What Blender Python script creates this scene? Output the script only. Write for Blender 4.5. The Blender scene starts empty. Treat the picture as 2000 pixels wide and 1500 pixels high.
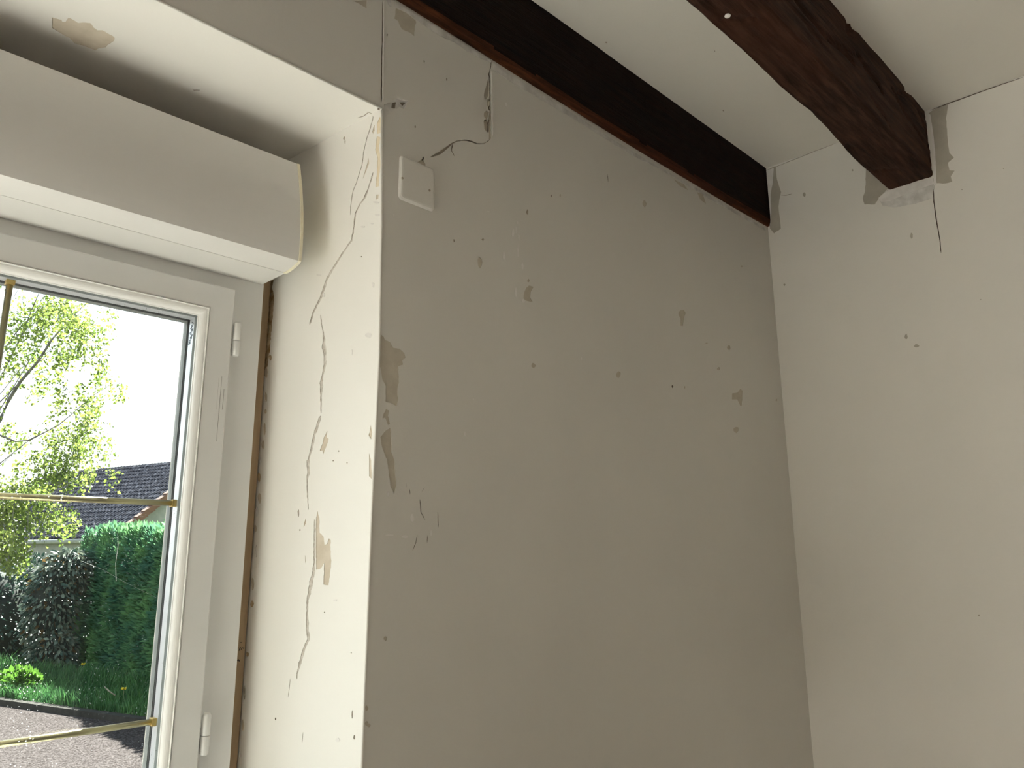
import bpy, bmesh, math, random
import numpy as np
from mathutils import Vector, Matrix, noise
from mathutils.geometry import delaunay_2d_cdt

# ------------------------------------------------------------------ camera
CAMZ = 1.5
YAW, PITCH, ROLL, FPX = math.radians(44.63035052), math.radians(12.72754909), math.radians(-0.27348481), 1480.381985
def _basis(a, b, c):
    f = Vector((math.sin(a)*math.cos(b), math.cos(a)*math.cos(b), math.sin(b)))
    r = Vector((math.cos(a), -math.sin(a), 0)); u = r.cross(f)
    return math.cos(c)*r + math.sin(c)*u, -math.sin(c)*r + math.cos(c)*u, f
CR, CU, CF = _basis(YAW, PITCH, ROLL)
CAM = Vector((0, 0, CAMZ))
scene = bpy.context.scene
cam_data = bpy.data.cameras.new('camera'); cam = bpy.data.objects.new('camera', cam_data)
scene.collection.objects.link(cam); scene.camera = cam
cam_data.sensor_width = 36; cam_data.lens = FPX/2000*36; cam_data.clip_start = .02; cam_data.clip_end = 500
cam.matrix_world = Matrix(((CR.x, CU.x, -CF.x, 0), (CR.y, CU.y, -CF.y, 0), (CR.z, CU.z, -CF.z, CAMZ), (0, 0, 0, 1)))

# ------------------------------------------------------------------ world, sun, exposure
SKY, SUN, EXPO = 2.8, 66.0, -0.1
world = bpy.data.worlds.new('world'); scene.world = world; world.use_nodes = True
wn, wl = world.node_tree.nodes, world.node_tree.links
wn.clear()
wo = wn.new('ShaderNodeOutputWorld'); wb = wn.new('ShaderNodeBackground'); wb.inputs['Strength'].default_value = SKY
tc = wn.new('ShaderNodeTexCoord'); sx = wn.new('ShaderNodeSeparateXYZ'); rp = wn.new('ShaderNodeValToRGB')
wl.new(tc.outputs['Generated'], sx.inputs[0]); wl.new(sx.outputs['Z'], rp.inputs[0])
rp.color_ramp.elements[0].position = 0.0; rp.color_ramp.elements[0].color = (1.0, .985, .95, 1)
rp.color_ramp.elements[1].position = .8; rp.color_ramp.elements[1].color = (.50, .62, .80, 1)
e = rp.color_ramp.elements.new(.3); e.color = (.86, .93, 1.0, 1)
wl.new(rp.outputs[0], wb.inputs['Color']); wl.new(wb.outputs[0], wo.inputs[0])
sun_d = bpy.data.lights.new('sun', 'SUN'); sun_d.energy = SUN; sun_d.angle = math.radians(.6); sun_d.color = (1.0, .965, .92)
sun = bpy.data.objects.new('sun', sun_d); scene.collection.objects.link(sun)
TO_SUN = Vector((.42, .52, .745)).normalized()
sun.rotation_euler = TO_SUN.to_track_quat('Z', 'Y').to_euler(); sun.location = TO_SUN*30
def portal(loc, rot, sx, sy):
    d = bpy.data.lights.new('daylight_portal', 'AREA'); d.shape = 'RECTANGLE'; d.size = sx; d.size_y = sy
    d.cycles.is_portal = True
    o = bpy.data.objects.new('daylight_portal', d); scene.collection.objects.link(o); o.location = loc; o.rotation_euler = rot
vs = scene.view_settings; vs.view_transform = 'Standard'; vs.look = 'None'; vs.exposure = EXPO; vs.gamma = 1; vs.use_curve_mapping = False
cy = scene.cycles; cy.max_bounces = 12; cy.diffuse_bounces = 8; cy.transparent_max_bounces = 24
cy.use_denoising = True; cy.sample_clamp_indirect = 8; cy.caustics_reflective = False; cy.caustics_refractive = False

# ------------------------------------------------------------------ helpers
R = random.Random(7)
C = scene.collection
def ray(x, y): return CF + (x-1000)/FPX*CR - (y-750)/FPX*CU
def on(x, y, ax, v):                      # point of the plane {axis = v} seen at a spot of the photograph (world coordinates)
    d = ray(x, y); v0 = v - CAM[ax]; return CAM + d*(v0/d[ax])
def onp(x, y, P, N):
    d = ray(x, y); return CAM + d*((P-CAM).dot(N)/d.dot(N))
def atd(x, y, dist):                      # point at a horizontal distance
    d = ray(x, y); return CAM + d*(dist/math.hypot(d.x, d.y))
def tag(o, label=None, cat=None, group=None, kind=None):
    if label: o['label'] = label
    if cat: o['category'] = cat
    if group: o['group'] = group
    if kind: o['kind'] = kind
    return o
def empty(name, loc=(0, 0, 0)):
    o = bpy.data.objects.new(name, None); C.objects.link(o); o.location = loc; o.empty_display_size = .1; return o
def link(name, me, mats, parent=None, smooth=False):
    o = bpy.data.objects.new(name, me); C.objects.link(o)
    for m in (mats if isinstance(mats, (list, tuple)) else [mats]): me.materials.append(m)
    if smooth:
        for p in me.polygons: p.use_smooth = True
    if parent: 
        o.parent = parent
        l = Vector(parent.location)
        p = parent.parent
        while p: l += Vector(p.location); p = p.parent
        o.location = -l if False else o.location
        me.transform(Matrix.Translation(-l))
    return o
def mesh(name, verts, faces, mats, parent=None, smooth=False, mi=None):
    me = bpy.data.meshes.new(name); me.from_pydata([tuple(v) for v in verts], [], faces)
    if mi is not None: me.polygons.foreach_set('material_index', mi)
    me.update(); return link(name, me, mats, parent, smooth)
def bm_obj(name, bm, mats, parent=None, smooth=False):
    bmesh.ops.recalc_face_normals(bm, faces=bm.faces)
    me = bpy.data.meshes.new(name); bm.to_mesh(me); bm.free(); return link(name, me, mats, parent, smooth)
def add_box(bm, x0, x1, y0, y1, z0, z1, bev=0, mi=0):
    r = bmesh.ops.create_cube(bm, size=1, matrix=Matrix.Translation(((x0+x1)/2, (y0+y1)/2, (z0+z1)/2)) @ Matrix.Diagonal((x1-x0, y1-y0, z1-z0, 1)))
    fs = list({f for v in r['verts'] for f in v.link_faces})
    if bev:
        es = list({e for f in fs for e in f.edges})
        rr = bmesh.ops.bevel(bm, geom=es, offset=bev, segments=2, affect='EDGES', profile=.6)
        fs = [f for f in bm.faces if f in set(rr['faces']) or f in set(fs)] if False else fs
    if mi:
        for f in bm.faces:
            if f.is_valid and f.material_index == 0 and f in fs: f.material_index = mi
    return bm
def box(name, x0, x1, y0, y1, z0, z1, mat, parent=None, bev=0):
    bm = bmesh.new(); add_box(bm, x0, x1, y0, y1, z0, z1, bev); return bm_obj(name, bm, mat, parent)
def tube(name, pts, radii, mat, parent=None, seg=8):
    V, F = tube_data(pts, radii, seg); return mesh(name, V, F, mat, parent, True)
def tube_data(pts, radii, seg=8, base=0):
    pts = [Vector(p) for p in pts]; n = len(pts)
    if not isinstance(radii, (list, tuple)): radii = [radii]*n
    V, F = [], []; ref = Vector((.3, .2, 1)).normalized()
    for i, p in enumerate(pts):
        t = (pts[min(i+1, n-1)] - pts[max(i-1, 0)]).normalized()
        a = t.cross(ref)
        if a.length < .05: a = t.cross(Vector((1, 0, 0)))
        a.normalize(); b = t.cross(a)
        for k in range(seg):
            an = 2*math.pi*k/seg; V.append(p + radii[i]*(math.cos(an)*a + math.sin(an)*b))
    for i in range(n-1):
        for k in range(seg):
            k2 = (k+1) % seg; F.append((base+i*seg+k, base+i*seg+k2, base+(i+1)*seg+k2, base+(i+1)*seg+k))
    F.append(tuple(base+k for k in range(seg))[::-1]); F.append(tuple(base+(n-1)*seg+k for k in range(seg)))
    return V, F
def sweep_rect(name, x0, x1, z0, z1, prof, mat, parent=None, smooth=False):
    # mitred ring: profile points are (inset, y)
    V, F = [], []; n = len(prof)
    for d, y in prof: V += [(x0+d, y, z0+d), (x1-d, y, z0+d), (x1-d, y, z1-d), (x0+d, y, z1-d)]
    for i in range(n):
        j = (i+1) % n
        for k in range(4):
            k2 = (k+1) % 4; F.append((i*4+k, i*4+k2, j*4+k2, j*4+k))
    bm = bmesh.new(); vs_ = [bm.verts.new(v) for v in V]
    for f in F: bm.faces.new([vs_[q] for q in f])
    return bm_obj(name, bm, mat, parent, smooth)

# ------------------------------------------------------------------ materials
def mat(name, col=(.8, .8, .8), rough=.6, metal=0, spec=.5):
    m = bpy.data.materials.new(name); m.use_nodes = True
    b = m.node_tree.nodes['Principled BSDF']
    b.inputs['Base Color'].default_value = (*col, 1); b.inputs['Roughness'].default_value = rough
    b.inputs['Metallic'].default_value = metal; b.inputs['Specular IOR Level'].default_value = spec
    return m, m.node_tree.nodes, m.node_tree.links, b
def tcoord(n, l, scale=(1, 1, 1)):
    t = n.new('ShaderNodeTexCoord'); mp = n.new('ShaderNodeMapping'); mp.inputs['Scale'].default_value = scale
    l.new(t.outputs['Object'], mp.inputs['Vector']); return mp.outputs[0]
def nz(n, l, vec, scale, detail=4, rough=.55):
    t = n.new('ShaderNodeTexNoise'); t.inputs['Scale'].default_value = scale; t.inputs['Detail'].default_value = detail
    t.inputs['Roughness'].default_value = rough; l.new(vec, t.inputs['Vector']); return t.outputs['Fac']
def ramp(n, l, fac, stops):
    r = n.new('ShaderNodeValToRGB'); r.color_ramp.elements[0].position = stops[0][0]; r.color_ramp.elements[0].color = (*stops[0][1], 1)
    r.color_ramp.elements[1].position = stops[-1][0]; r.color_ramp.elements[1].color = (*stops[-1][1], 1)
    for p, c in stops[1:-1]: e = r.color_ramp.elements.new(p); e.color = (*c, 1)
    l.new(fac, r.inputs[0]); return r.outputs[0]
def bump(n, l, b, h, strength, dist, prev=None):
    q = n.new('ShaderNodeBump'); q.inputs['Strength'].default_value = strength; q.inputs['Distance'].default_value = dist
    l.new(h, q.inputs['Height'])
    if prev: l.new(prev, q.inputs['Normal'])
    l.new(q.outputs[0], b.inputs['Normal']); return q.outputs[0]
def noisy(name, c1, c2, scale, rough=.7, bs=.3, bd=.002, bscale=None, vec=(1, 1, 1), detail=5, spec=.5, lo=.35, hi=.65):
    m, n, l, b = mat(name, c1, rough, spec=spec); v = tcoord(n, l, vec)
    l.new(ramp(n, l, nz(n, l, v, scale, detail), [(lo, c1), (hi, c2)]), b.inputs['Base Color'])
    if bs: bump(n, l, b, nz(n, l, v, bscale or scale, detail), bs, bd)
    return m
def paint(name, c, rough=.55, dirt=.95, fine=.22):
    m, n, l, b = mat(name, c, rough, spec=.35); v = tcoord(n, l)
    c2 = tuple(x*dirt for x in c)
    l.new(ramp(n, l, nz(n, l, v, 2.6, 6), [(.3, c2), (.62, c)]), b.inputs['Base Color'])
    p = bump(n, l, b, nz(n, l, v, 5, 0), .3, .0015)
    bump(n, l, b, nz(n, l, v, 260, 2), fine, .0006, p)
    return m
M = {}
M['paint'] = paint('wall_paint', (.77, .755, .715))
M['paint_shaded_wall'] = paint('shaded_wall_paint', (.70, .688, .650))  # wall paint darkened, putting this wall's shade into its colour
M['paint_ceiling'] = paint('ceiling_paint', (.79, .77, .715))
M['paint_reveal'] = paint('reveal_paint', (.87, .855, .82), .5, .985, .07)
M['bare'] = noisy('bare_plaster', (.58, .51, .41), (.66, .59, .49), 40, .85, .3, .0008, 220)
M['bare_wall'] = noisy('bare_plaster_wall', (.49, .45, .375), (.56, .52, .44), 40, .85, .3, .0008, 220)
M['damp'] = noisy('damp_plaster', (.38, .355, .30), (.45, .42, .36), 22, .85, .3, .0008, 200)
M['filler'] = noisy('grey_filler', (.52, .51, .49), (.72, .71, .69), 45, .8, .5, .001, 120)
M['filler_light'] = noisy('white_filler', (.72, .70, .68), (.82, .80, .78), 60, .7, .5, .001, 150)
M['crack'] = noisy('crack_plaster', (.30, .26, .21), (.48, .43, .36), 150, .9, .4, .001, 300)
M['crack_pale'] = noisy('pale_crack_plaster', (.46, .42, .37), (.70, .67, .62), 160, .9, .6, .0012, 260)
M['crack_deep'] = noisy('crack_mortar', (.16, .13, .10), (.28, .23, .18), 150, .95, .4, .001, 300)
M['yellow'] = noisy('aged_glue_stain', (.70, .60, .42), (.78, .70, .55), 60, .7, .2, .0006)
M['brown'] = noisy('brown_glue_stain', (.32, .20, .08), (.66, .55, .38), 70, .8, .8, .003, 160)
M['pvc'] = noisy('white_pvc', (.73, .73, .72), (.76, .76, .75), 3, .33, .05, .0003, 60)
M['pvc_bead'] = noisy('white_pvc_bead', (.84, .835, .82), (.86, .855, .84), 3, .22, 0)
M['pvc_box'] = noisy('box_pvc', (.68, .67, .65), (.71, .70, .68), 2.5, .38, .12, .002, 2.2)
M['pvc_aged'] = noisy('yellowed_pvc', (.80, .74, .56), (.84, .79, .63), 30, .45, .1, .0004)
M['black_rubber'] = noisy('black_rubber', (.02, .02, .022), (.035, .035, .04), 30, .6, 0)
M['grey_rubber'] = noisy('grey_rubber', (.20, .21, .21), (.26, .27, .27), 30, .5, 0)
M['batten'] = noisy('raw_timber', (.34, .24, .14), (.43, .31, .19), 6, .75, .3, .001, 30, vec=(9, 9, 1))
M['ink'] = mat('dark_ink', (.03, .02, .015), .7)[0]
M['printed'] = mat('grey_print', (.10, .13, .18), .6)[0]
M['screw'] = noisy('painted_screw', (.36, .31, .24), (.44, .39, .31), 80, .6, 0)
M['floor'] = noisy('floor_tiles', (.64, .615, .57), (.74, .715, .67), 5, .45, .1, .001, 30)
M['sill'] = noisy('sill_plaster', (.66, .64, .60), (.70, .68, .64), 9, .5, .1, .001, 60)
# brass
m, n, l, b = mat('brass', (.42, .37, .22), .32, 1.0); M['brass'] = m
m, n, l, b = mat('brass_end_clip', (.80, .58, .22), .35, .6); M['brass_clip'] = m
# perforated aluminium spacer
m, n, l, b = mat('aluminium_spacer', (.78, .80, .85), .35, .35); M['alu'] = m
def thin_fresnel(n, l):                   # the same reflectance on both faces of a thin sheet
    fr = n.new('ShaderNodeFresnel'); g = n.new('ShaderNodeNewGeometry'); k = n.new('ShaderNodeMath'); k.operation = 'MULTIPLY_ADD'
    k.inputs[1].default_value = 1/1.27-1.27; k.inputs[2].default_value = 1.27; l.new(g.outputs['Backfacing'], k.inputs[0]); l.new(k.outputs[0], fr.inputs['IOR']); return fr
# glass: thin pane, dust specks on its surface
m = bpy.data.materials.new('window_glass'); m.use_nodes = True; n = m.node_tree.nodes; l = m.node_tree.links; n.clear()
out = n.new('ShaderNodeOutputMaterial'); tr = n.new('ShaderNodeBsdfTransparent'); gl = n.new('ShaderNodeBsdfGlossy')
gl.inputs['Roughness'].default_value = .0; tr.inputs['Color'].default_value = (.975, .99, .98, 1)
fr = thin_fresnel(n, l); mx = n.new('ShaderNodeMixShader')
l.new(fr.outputs[0], mx.inputs[0]); l.new(tr.outputs[0], mx.inputs[1]); l.new(gl.outputs[0], mx.inputs[2]); l.new(mx.outputs[0], out.inputs[0]); M['glass'] = m
m = bpy.data.materials.new('dusty_glass'); m.use_nodes = True; n = m.node_tree.nodes; l = m.node_tree.links; n.clear()
out = n.new('ShaderNodeOutputMaterial'); tr = n.new('ShaderNodeBsdfTransparent'); gl = n.new('ShaderNodeBsdfGlossy'); gl.inputs['Roughness'].default_value = 0
tr.inputs['Color'].default_value = (.965, .985, .975, 1)
fr = thin_fresnel(n, l); mx = n.new('ShaderNodeMixShader')
l.new(fr.outputs[0], mx.inputs[0]); l.new(tr.outputs[0], mx.inputs[1]); l.new(gl.outputs[0], mx.inputs[2])
t_ = n.new('ShaderNodeTexCoord'); vo = n.new('ShaderNodeTexVoronoi'); vo.inputs['Scale'].default_value = 190
l.new(t_.outputs['Object'], vo.inputs['Vector'])
nn = n.new('ShaderNodeTexNoise'); nn.inputs['Scale'].default_value = 28; l.new(t_.outputs['Object'], nn.inputs['Vector'])
mth = n.new('ShaderNodeMath'); mth.operation = 'MULTIPLY_ADD'; mth.inputs[1].default_value = -.55; mth.inputs[2].default_value = .36
l.new(nn.outputs['Fac'], mth.inputs[0])
lt = n.new('ShaderNodeMath'); lt.operation = 'LESS_THAN'; l.new(vo.outputs['Distance'], lt.inputs[0]); l.new(mth.outputs[0], lt.inputs[1])
df = n.new('ShaderNodeBsdfTranslucent'); df.inputs['Color'].default_value = (.75, .78, .76, 1)
md = n.new('ShaderNodeMath'); md.operation = 'MULTIPLY'; md.inputs[1].default_value = .2; l.new(lt.outputs[0], md.inputs[0])
film = n.new('ShaderNodeMath'); film.operation = 'ADD'; film.inputs[1].default_value = .0006; l.new(md.outputs[0], film.inputs[0])
mx2 = n.new('ShaderNodeMixShader'); l.new(film.outputs[0], mx2.inputs[0]); l.new(mx.outputs[0], mx2.inputs[1]); l.new(df.outputs[0], mx2.inputs[2])
l.new(mx2.outputs[0], out.inputs[0]); M['dusty_glass'] = m

# old beam wood
def wood(name, dark, mid, red, redscale=.9, rough=.75):
    m, n, l, b = mat(name, dark, rough, spec=.12)
    v = tcoord(n, l, (1.0, 9, 9)); g = nz(n, l, v, 9, 9, .65)
    base = ramp(n, l, g, [(.34, tuple(x*.6 for x in dark)), (.50, mid), (.64, tuple(x*1.9 for x in mid))])
    v2 = tcoord(n, l, (1, 3, 3)); g2 = ramp(n, l, nz(n, l, v2, redscale*3, 3), [(.45, (0, 0, 0)), (.65, (1, 1, 1))])
    mxn = n.new('ShaderNodeMixRGB'); mxn.inputs[2].default_value = (*red, 1); l.new(base, mxn.inputs[1])
    k = n.new('ShaderNodeMath'); k.operation = 'MULTIPLY'; k.inputs[1].default_value = .5; l.new(g2, k.inputs[0]); l.new(k.outputs[0], mxn.inputs[0])
    l.new(mxn.outputs[0], b.inputs['Base Color'])
    p = bump(n, l, b, nz(n, l, v, 16, 9, .7), .8, .004); bump(n, l, b, nz(n, l, tcoord(n, l, (.25, 12, 12)), 30, 5), .6, .002, p)
    return m
M['beam_dark'] = wood('stained_oak_dark', (.0035, .0012, .0005), (.007, .0022, .0008), (.013, .0035, .0012))
M['beam_edge'] = wood('worn_oak_edge', (.03, .011, .005), (.06, .021, .008), (.07, .02, .009))
M['beam'] = wood('stained_oak', (.022, .010, .0062), (.040, .0195, .0125), (.060, .023, .012))

# ------------------------------------------------------------------ wall panels with real chips and cracks
def rough_poly(poly, amp=.35, step=5):
    out = []
    for i, p in enumerate(poly):
        q = poly[(i+1) % len(poly)]; L = math.hypot(q[0]-p[0], q[1]-p[1]); k = max(1, min(12, int(L/step)))
        for j in range(k):
            t = j/k; a = amp*(0 if False else 1)
            out.append((p[0]+(q[0]-p[0])*t + R.uniform(-a, a), p[1]+(q[1]-p[1])*t + R.uniform(-a, a)))
    return out
def spot(cx, cy, rx, ry, n=9):
    return [(cx+rx*R.uniform(.75, 1.15)*math.cos(2*math.pi*k/n), cy+ry*R.uniform(.75, 1.15)*math.sin(2*math.pi*k/n)) for k in range(n)]
def strip(pts, widths, jit=.35, step=5):
    if not isinstance(widths, (list, tuple)): widths = [widths]*len(pts)
    P = []
    for i in range(len(pts)-1):
        a, b_ = pts[i], pts[i+1]; L = math.hypot(b_[0]-a[0], b_[1]-a[1]); k = max(1, int(L/step))
        for j in range(k):
            t = j/k; P.append((a[0]+(b_[0]-a[0])*t, a[1]+(b_[1]-a[1])*t, widths[i]+(widths[i+1]-widths[i])*t))
    P.append((*pts[-1], widths[-1]))
    Lf, Rt = [], []
    dj = 0
    for i, (x, y, w) in enumerate(P):
        a = P[max(i-1, 0)]; c = P[min(i+1, len(P)-1)]; dx, dy = c[0]-a[0], c[1]-a[1]; L = math.hypot(dx, dy) or 1
        nx, ny = -dy/L, dx/L; dj = .6*dj + R.uniform(-jit, jit)
        wl_, wr = w/2*R.uniform(.7, 1.3), w/2*R.uniform(.7, 1.3)
        if i in (0, len(P)-1): wl_, wr = .15, .15
        Lf.append((x+nx*(wl_+dj), y+ny*(wl_+dj))); Rt.append((x+nx*(dj-wr), y+ny*(dj-wr)))
    return Lf + Rt[::-1]
def zm(pts, ox, oy, s): return [(ox+p[0]/s, oy+p[1]/s, *p[2:]) for p in pts]
def inside(poly, x, y):
    r_ = False; n_ = len(poly); j = n_-1
    for i in range(n_):
        xi, yi = poly[i]; xj, yj = poly[j]
        if (yi > y) != (yj > y) and x < (xj-xi)*(y-yi)/(yj-yi)+xi: r_ = not r_
        j = i
    return r_
def panel(name, O, U, V, outline, marks, mats, toplane):
    """plane surface O + u U + v V; outline in uv; marks: (pixel polygon | uv polygon, depth in m, material index, is_uv); index None cuts an opening"""
    N = U.cross(V)
    polys = [outline]; info = [(0.0, 0)]
    us = [p[0] for p in outline]; vs2 = [p[1] for p in outline]; lim = (min(us)+.0006, max(us)-.0006, min(vs2)+.0006, max(vs2)-.0006)
    for mk in marks:
        poly, d, mi = mk[:3]
        if len(mk) < 4: 
            q = [toplane(*p[:2]) for p in poly]; poly = [((w-O).dot(U), (w-O).dot(V)) for w in q]
            poly = [(min(max(p[0], lim[0]), lim[1]), min(max(p[1], lim[2]), lim[3])) for p in poly]
        if max(p[0] for p in poly)-min(p[0] for p in poly) < .0004: continue
        ar = sum(poly[i][0]*poly[(i+1) % len(poly)][1]-poly[(i+1) % len(poly)][0]*poly[i][1] for i in range(len(poly)))
        if ar < 0: poly = poly[::-1]
        polys.append(poly); info.append((d, mi))
    boxes = [(min(p[0] for p in q), max(p[0] for p in q), min(p[1] for p in q), max(p[1] for p in q)) for q in polys]
    verts, faces = [], []
    for p in polys:
        faces.append(list(range(len(verts), len(verts)+len(p)))); verts += [Vector(q) for q in p]
    vo_, eo_, fo_, ov, oe, of = delaunay_2d_cdt(verts, [], faces, 1, 1e-7, True)
    bm = bmesh.new(); cache = {}
    def vert(i, d):
        k = (i, round(d, 6))
        if k not in cache: cache[k] = bm.verts.new(O + U*vo_[i][0] + V*vo_[i][1] - N*d)
        return cache[k]
    edges = {}
    for f, src in zip(fo_, of):
        mxx = (vo_[f[0]][0]+vo_[f[1]][0]+vo_[f[2]][0])/3; myy = (vo_[f[0]][1]+vo_[f[1]][1]+vo_[f[2]][1])/3
        c = -1
        for k in range(len(polys)-1, -1, -1):
            b0 = boxes[k]
            if b0[0] <= mxx <= b0[1] and b0[2] <= myy <= b0[3] and inside(polys[k], mxx, myy):
                if info[k][1] is None: c = -1; break
                if c < 0: c = k
        if c < 0: continue
        d, mi = info[c]
        try: nf = bm.faces.new([vert(i, d) for i in f])
        except ValueError: continue
        nf.material_index = mi
        for k in range(len(f)):
            a, b_ = f[k], f[(k+1) % len(f)]; edges.setdefault((min(a, b_), max(a, b_)), []).append((d, mi))
    for (a, b_), ds in edges.items():
        if len(ds) == 2 and abs(ds[0][0]-ds[1][0]) > 1e-6:
            lo, hi = sorted(ds); 
            try: nf = bm.faces.new([vert(a, lo[0]), vert(b_, lo[0]), vert(b_, hi[0]), vert(a, hi[0])]); nf.material_index = hi[1] if hi[1] else lo[1]
            except ValueError: pass
    me = bpy.data.meshes.new(name); bm.to_mesh(me); bm.free()
    return link(name, me, mats)
XR, YW, ZC, ZH, XJ = 1.8984, .9, 2.5725, 2.1849, .6045
ARRIS = [(.9, .6105), (1.23, .6105), (1.56, .6120), (1.78, .6152), (2.0, .6110), (2.1849, .6045)]   # the plaster edge is not quite straight
def bulge(z):
    for a_, b_ in zip(ARRIS, ARRIS[1:]):
        if z <= b_[0]: t = max(0, (z-a_[0])/(b_[0]-a_[0])); return a_[1]+(b_[1]-a_[1])*t-XJ
    return 0
XL, YB = -4.8, -2.1
WM = [M['paint_shaded_wall'], M['bare_wall'], M['filler'], M['crack'], M['crack_deep'], M['filler_light'], M['yellow']]
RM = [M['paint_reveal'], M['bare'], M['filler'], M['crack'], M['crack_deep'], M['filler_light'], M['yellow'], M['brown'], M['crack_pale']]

# --- window wall
mk = []
mk.append(([(-.80, .90)] + [(x, z) for z, x in ARRIS] + [(-.80, ZH)], 0, None, True))
DX0, DX1, DZ = -3.4, -1.05, 2.20     # invented door opening, unseen, added so sun reaches the floor
mk.append(([(DX0, .0005), (DX1, .0005), (DX1, DZ), (DX0, DZ)], 0, None, True))
def A(poly, d, mi): mk.append((poly, d, mi))
Z = lambda pts: zm(pts, 400, 450, 2.5)
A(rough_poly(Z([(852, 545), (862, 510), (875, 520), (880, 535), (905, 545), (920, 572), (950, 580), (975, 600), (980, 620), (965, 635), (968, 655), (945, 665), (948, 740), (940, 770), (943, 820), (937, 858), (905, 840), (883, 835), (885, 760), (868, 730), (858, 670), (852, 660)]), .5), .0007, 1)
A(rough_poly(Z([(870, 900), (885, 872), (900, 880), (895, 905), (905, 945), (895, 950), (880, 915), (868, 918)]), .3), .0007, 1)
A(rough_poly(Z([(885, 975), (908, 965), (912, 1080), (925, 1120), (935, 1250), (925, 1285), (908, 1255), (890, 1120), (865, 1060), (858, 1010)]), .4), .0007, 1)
Z = lambda pts: zm(pts, 900, 380, 2.885)
A(rough_poly(Z([(385, 512), (410, 520), (395, 545), (390, 580), (404, 605), (375, 600), (353, 590), (355, 555), (370, 525)]), .3), .0007, 1)
A(rough_poly(Z([(1228, 660), (1240, 650), (1255, 650), (1267, 668), (1258, 690), (1250, 740), (1238, 740), (1238, 695), (1227, 680)]), .3), .0007, 1)
A(rough_poly(Z([(1530, 1120), (1560, 1115), (1575, 1095), (1588, 1105), (1583, 1190), (1575, 1190), (1558, 1155), (1528, 1155)]), .3), .0007, 1)
for cx, cy_, rx, ry in [(1035, 52, 12, 20), (107, 382, 14, 32), (381, 485, 7, 11), (409, 962, 12, 15), (888, 1015, 15, 17), (1384, 838, 8, 4), (1510, 862, 9, 13), (1452, 981, 9, 8), (1551, 1325, 15, 18), (1262, 1086, 4, 8), (1583, 405, 5, 6), (1779, 1158, 5, 8), (125, 253, 9, 4), (-425, 2502, 11, 12), (-520, 2990, 11, 12), (560, 5, 4, 10)]:
    A(Z(spot(cx, cy_, rx, ry)), .0007, 1)
A(Z(spot(1193, 1082, 5, 9)), .006, 4)
A(Z(spot(375, 100, 5, 16)), .0012, 3)
for cx, cy_ in [(577, 464), (445, 360), (228, 205), (392, 742), (1190, 1148), (1047, 1243), (620, 1410), (790, 1403)]:
    A(zm(spot(cx, cy_, 4, 9), 680, 0, 3), .0012, 3)
for cx, cy_, w, h in [(925, 612, 5, 12), (990, 1305, 5, 8), (985, 1350, 3, 22), (820, 1240, 6, 3), (1000, 1390, 4, 18), (68*3+60, 1260, 3, 4)]:
    A(zm(spot(cx, cy_, w, h), 680, 0, 3), -.0007, 5)
for cx, cy_, w, h in [(1002, 455, 2, 9), (1012, 490, 1.5, 12), (1020, 520, 2, 8), (984, 500, 2, 10), (1008, 570, 2, 11), (1022, 588, 3, 4), (924, 780, 1.5, 3), (908, 848, 1.2, 4), (805, 1012, 3, 8), (790, 1048, 8, 3), (760, 1045, 9, 1.5), (757, 965, 2, 5), (842, 1040, 2, 6), (1135, 700, 1.5, 3)]:
    A(spot(cx, cy_, w, h), -.0005, 5)
for pts in [[(820, 975), (822, 1000), (830, 1015)], [(855, 1000), (856, 1030)], [(829, 952), (824, 960)], [(793, 943), (794, 952)], [(800, 955), (801, 966)], [(815, 1045), (812, 1060), (806, 1075)], [(835, 1045), (834, 1060)], [(1186, 340), (1188, 356)]]:
    A(strip(pts, 1.0, .1), .002, 4)
Z = lambda pts: zm(pts, 740, 0, 7.5)
A(rough_poly(Z([(245, 118), (400, 185), (540, 300), (545, 330), (525, 400), (515, 530), (460, 480), (400, 455), (340, 430), (300, 360), (285, 310), (225, 270), (245, 200)]), .4), .0006, 1)
A(rough_poly(Z([(240, 40), (350, 100), (640, 262), (1000, 472), (1300, 662), (1645, 885), (1640, 915), (1500, 862), (1280, 740), (1100, 620), (900, 530), (700, 400), (560, 300), (400, 178), (242, 100)]), .4), -.0006, 2)
A(rough_poly(Z([(110, 0), (130, 50), (165, 100), (190, 95), (170, 30), (175, 0)]), .4), -.0005, 2)
A(rough_poly(zm([(1720, 2), (1790, 2), (1790, 40), (1760, 22)], 0, 0, 2.5), .3), .0006, 1)
Z = lambda pts: zm(pts, 680, 0, 3)
A(rough_poly(Z([(210, 612), (250, 600), (285, 575), (350, 590), (345, 610), (330, 640), (300, 625), (270, 650), (216, 675), (210, 650)]), .4), .0022, 2)
A(rough_poly(Z([(262, 600), (285, 595), (280, 632), (258, 630)]), .4, 3), .005, 3)
A(rough_poly(Z([(305, 597), (340, 598), (322, 618)]), .3, 3), .005, 3)
# seam line above the reveal corner
A(strip([(747.5, 2), (747, 60), (745.5, 130), (745, 200)], [1.6, 1.6, 1.8, 2.4], .12, 8), .006, 4)
A(strip([(750, 2), (749.7, 60), (748.2, 130), (748, 196)], [1.6, 1.6, 1.6, 1.6], .15, 8), -.0008, 5)
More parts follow.
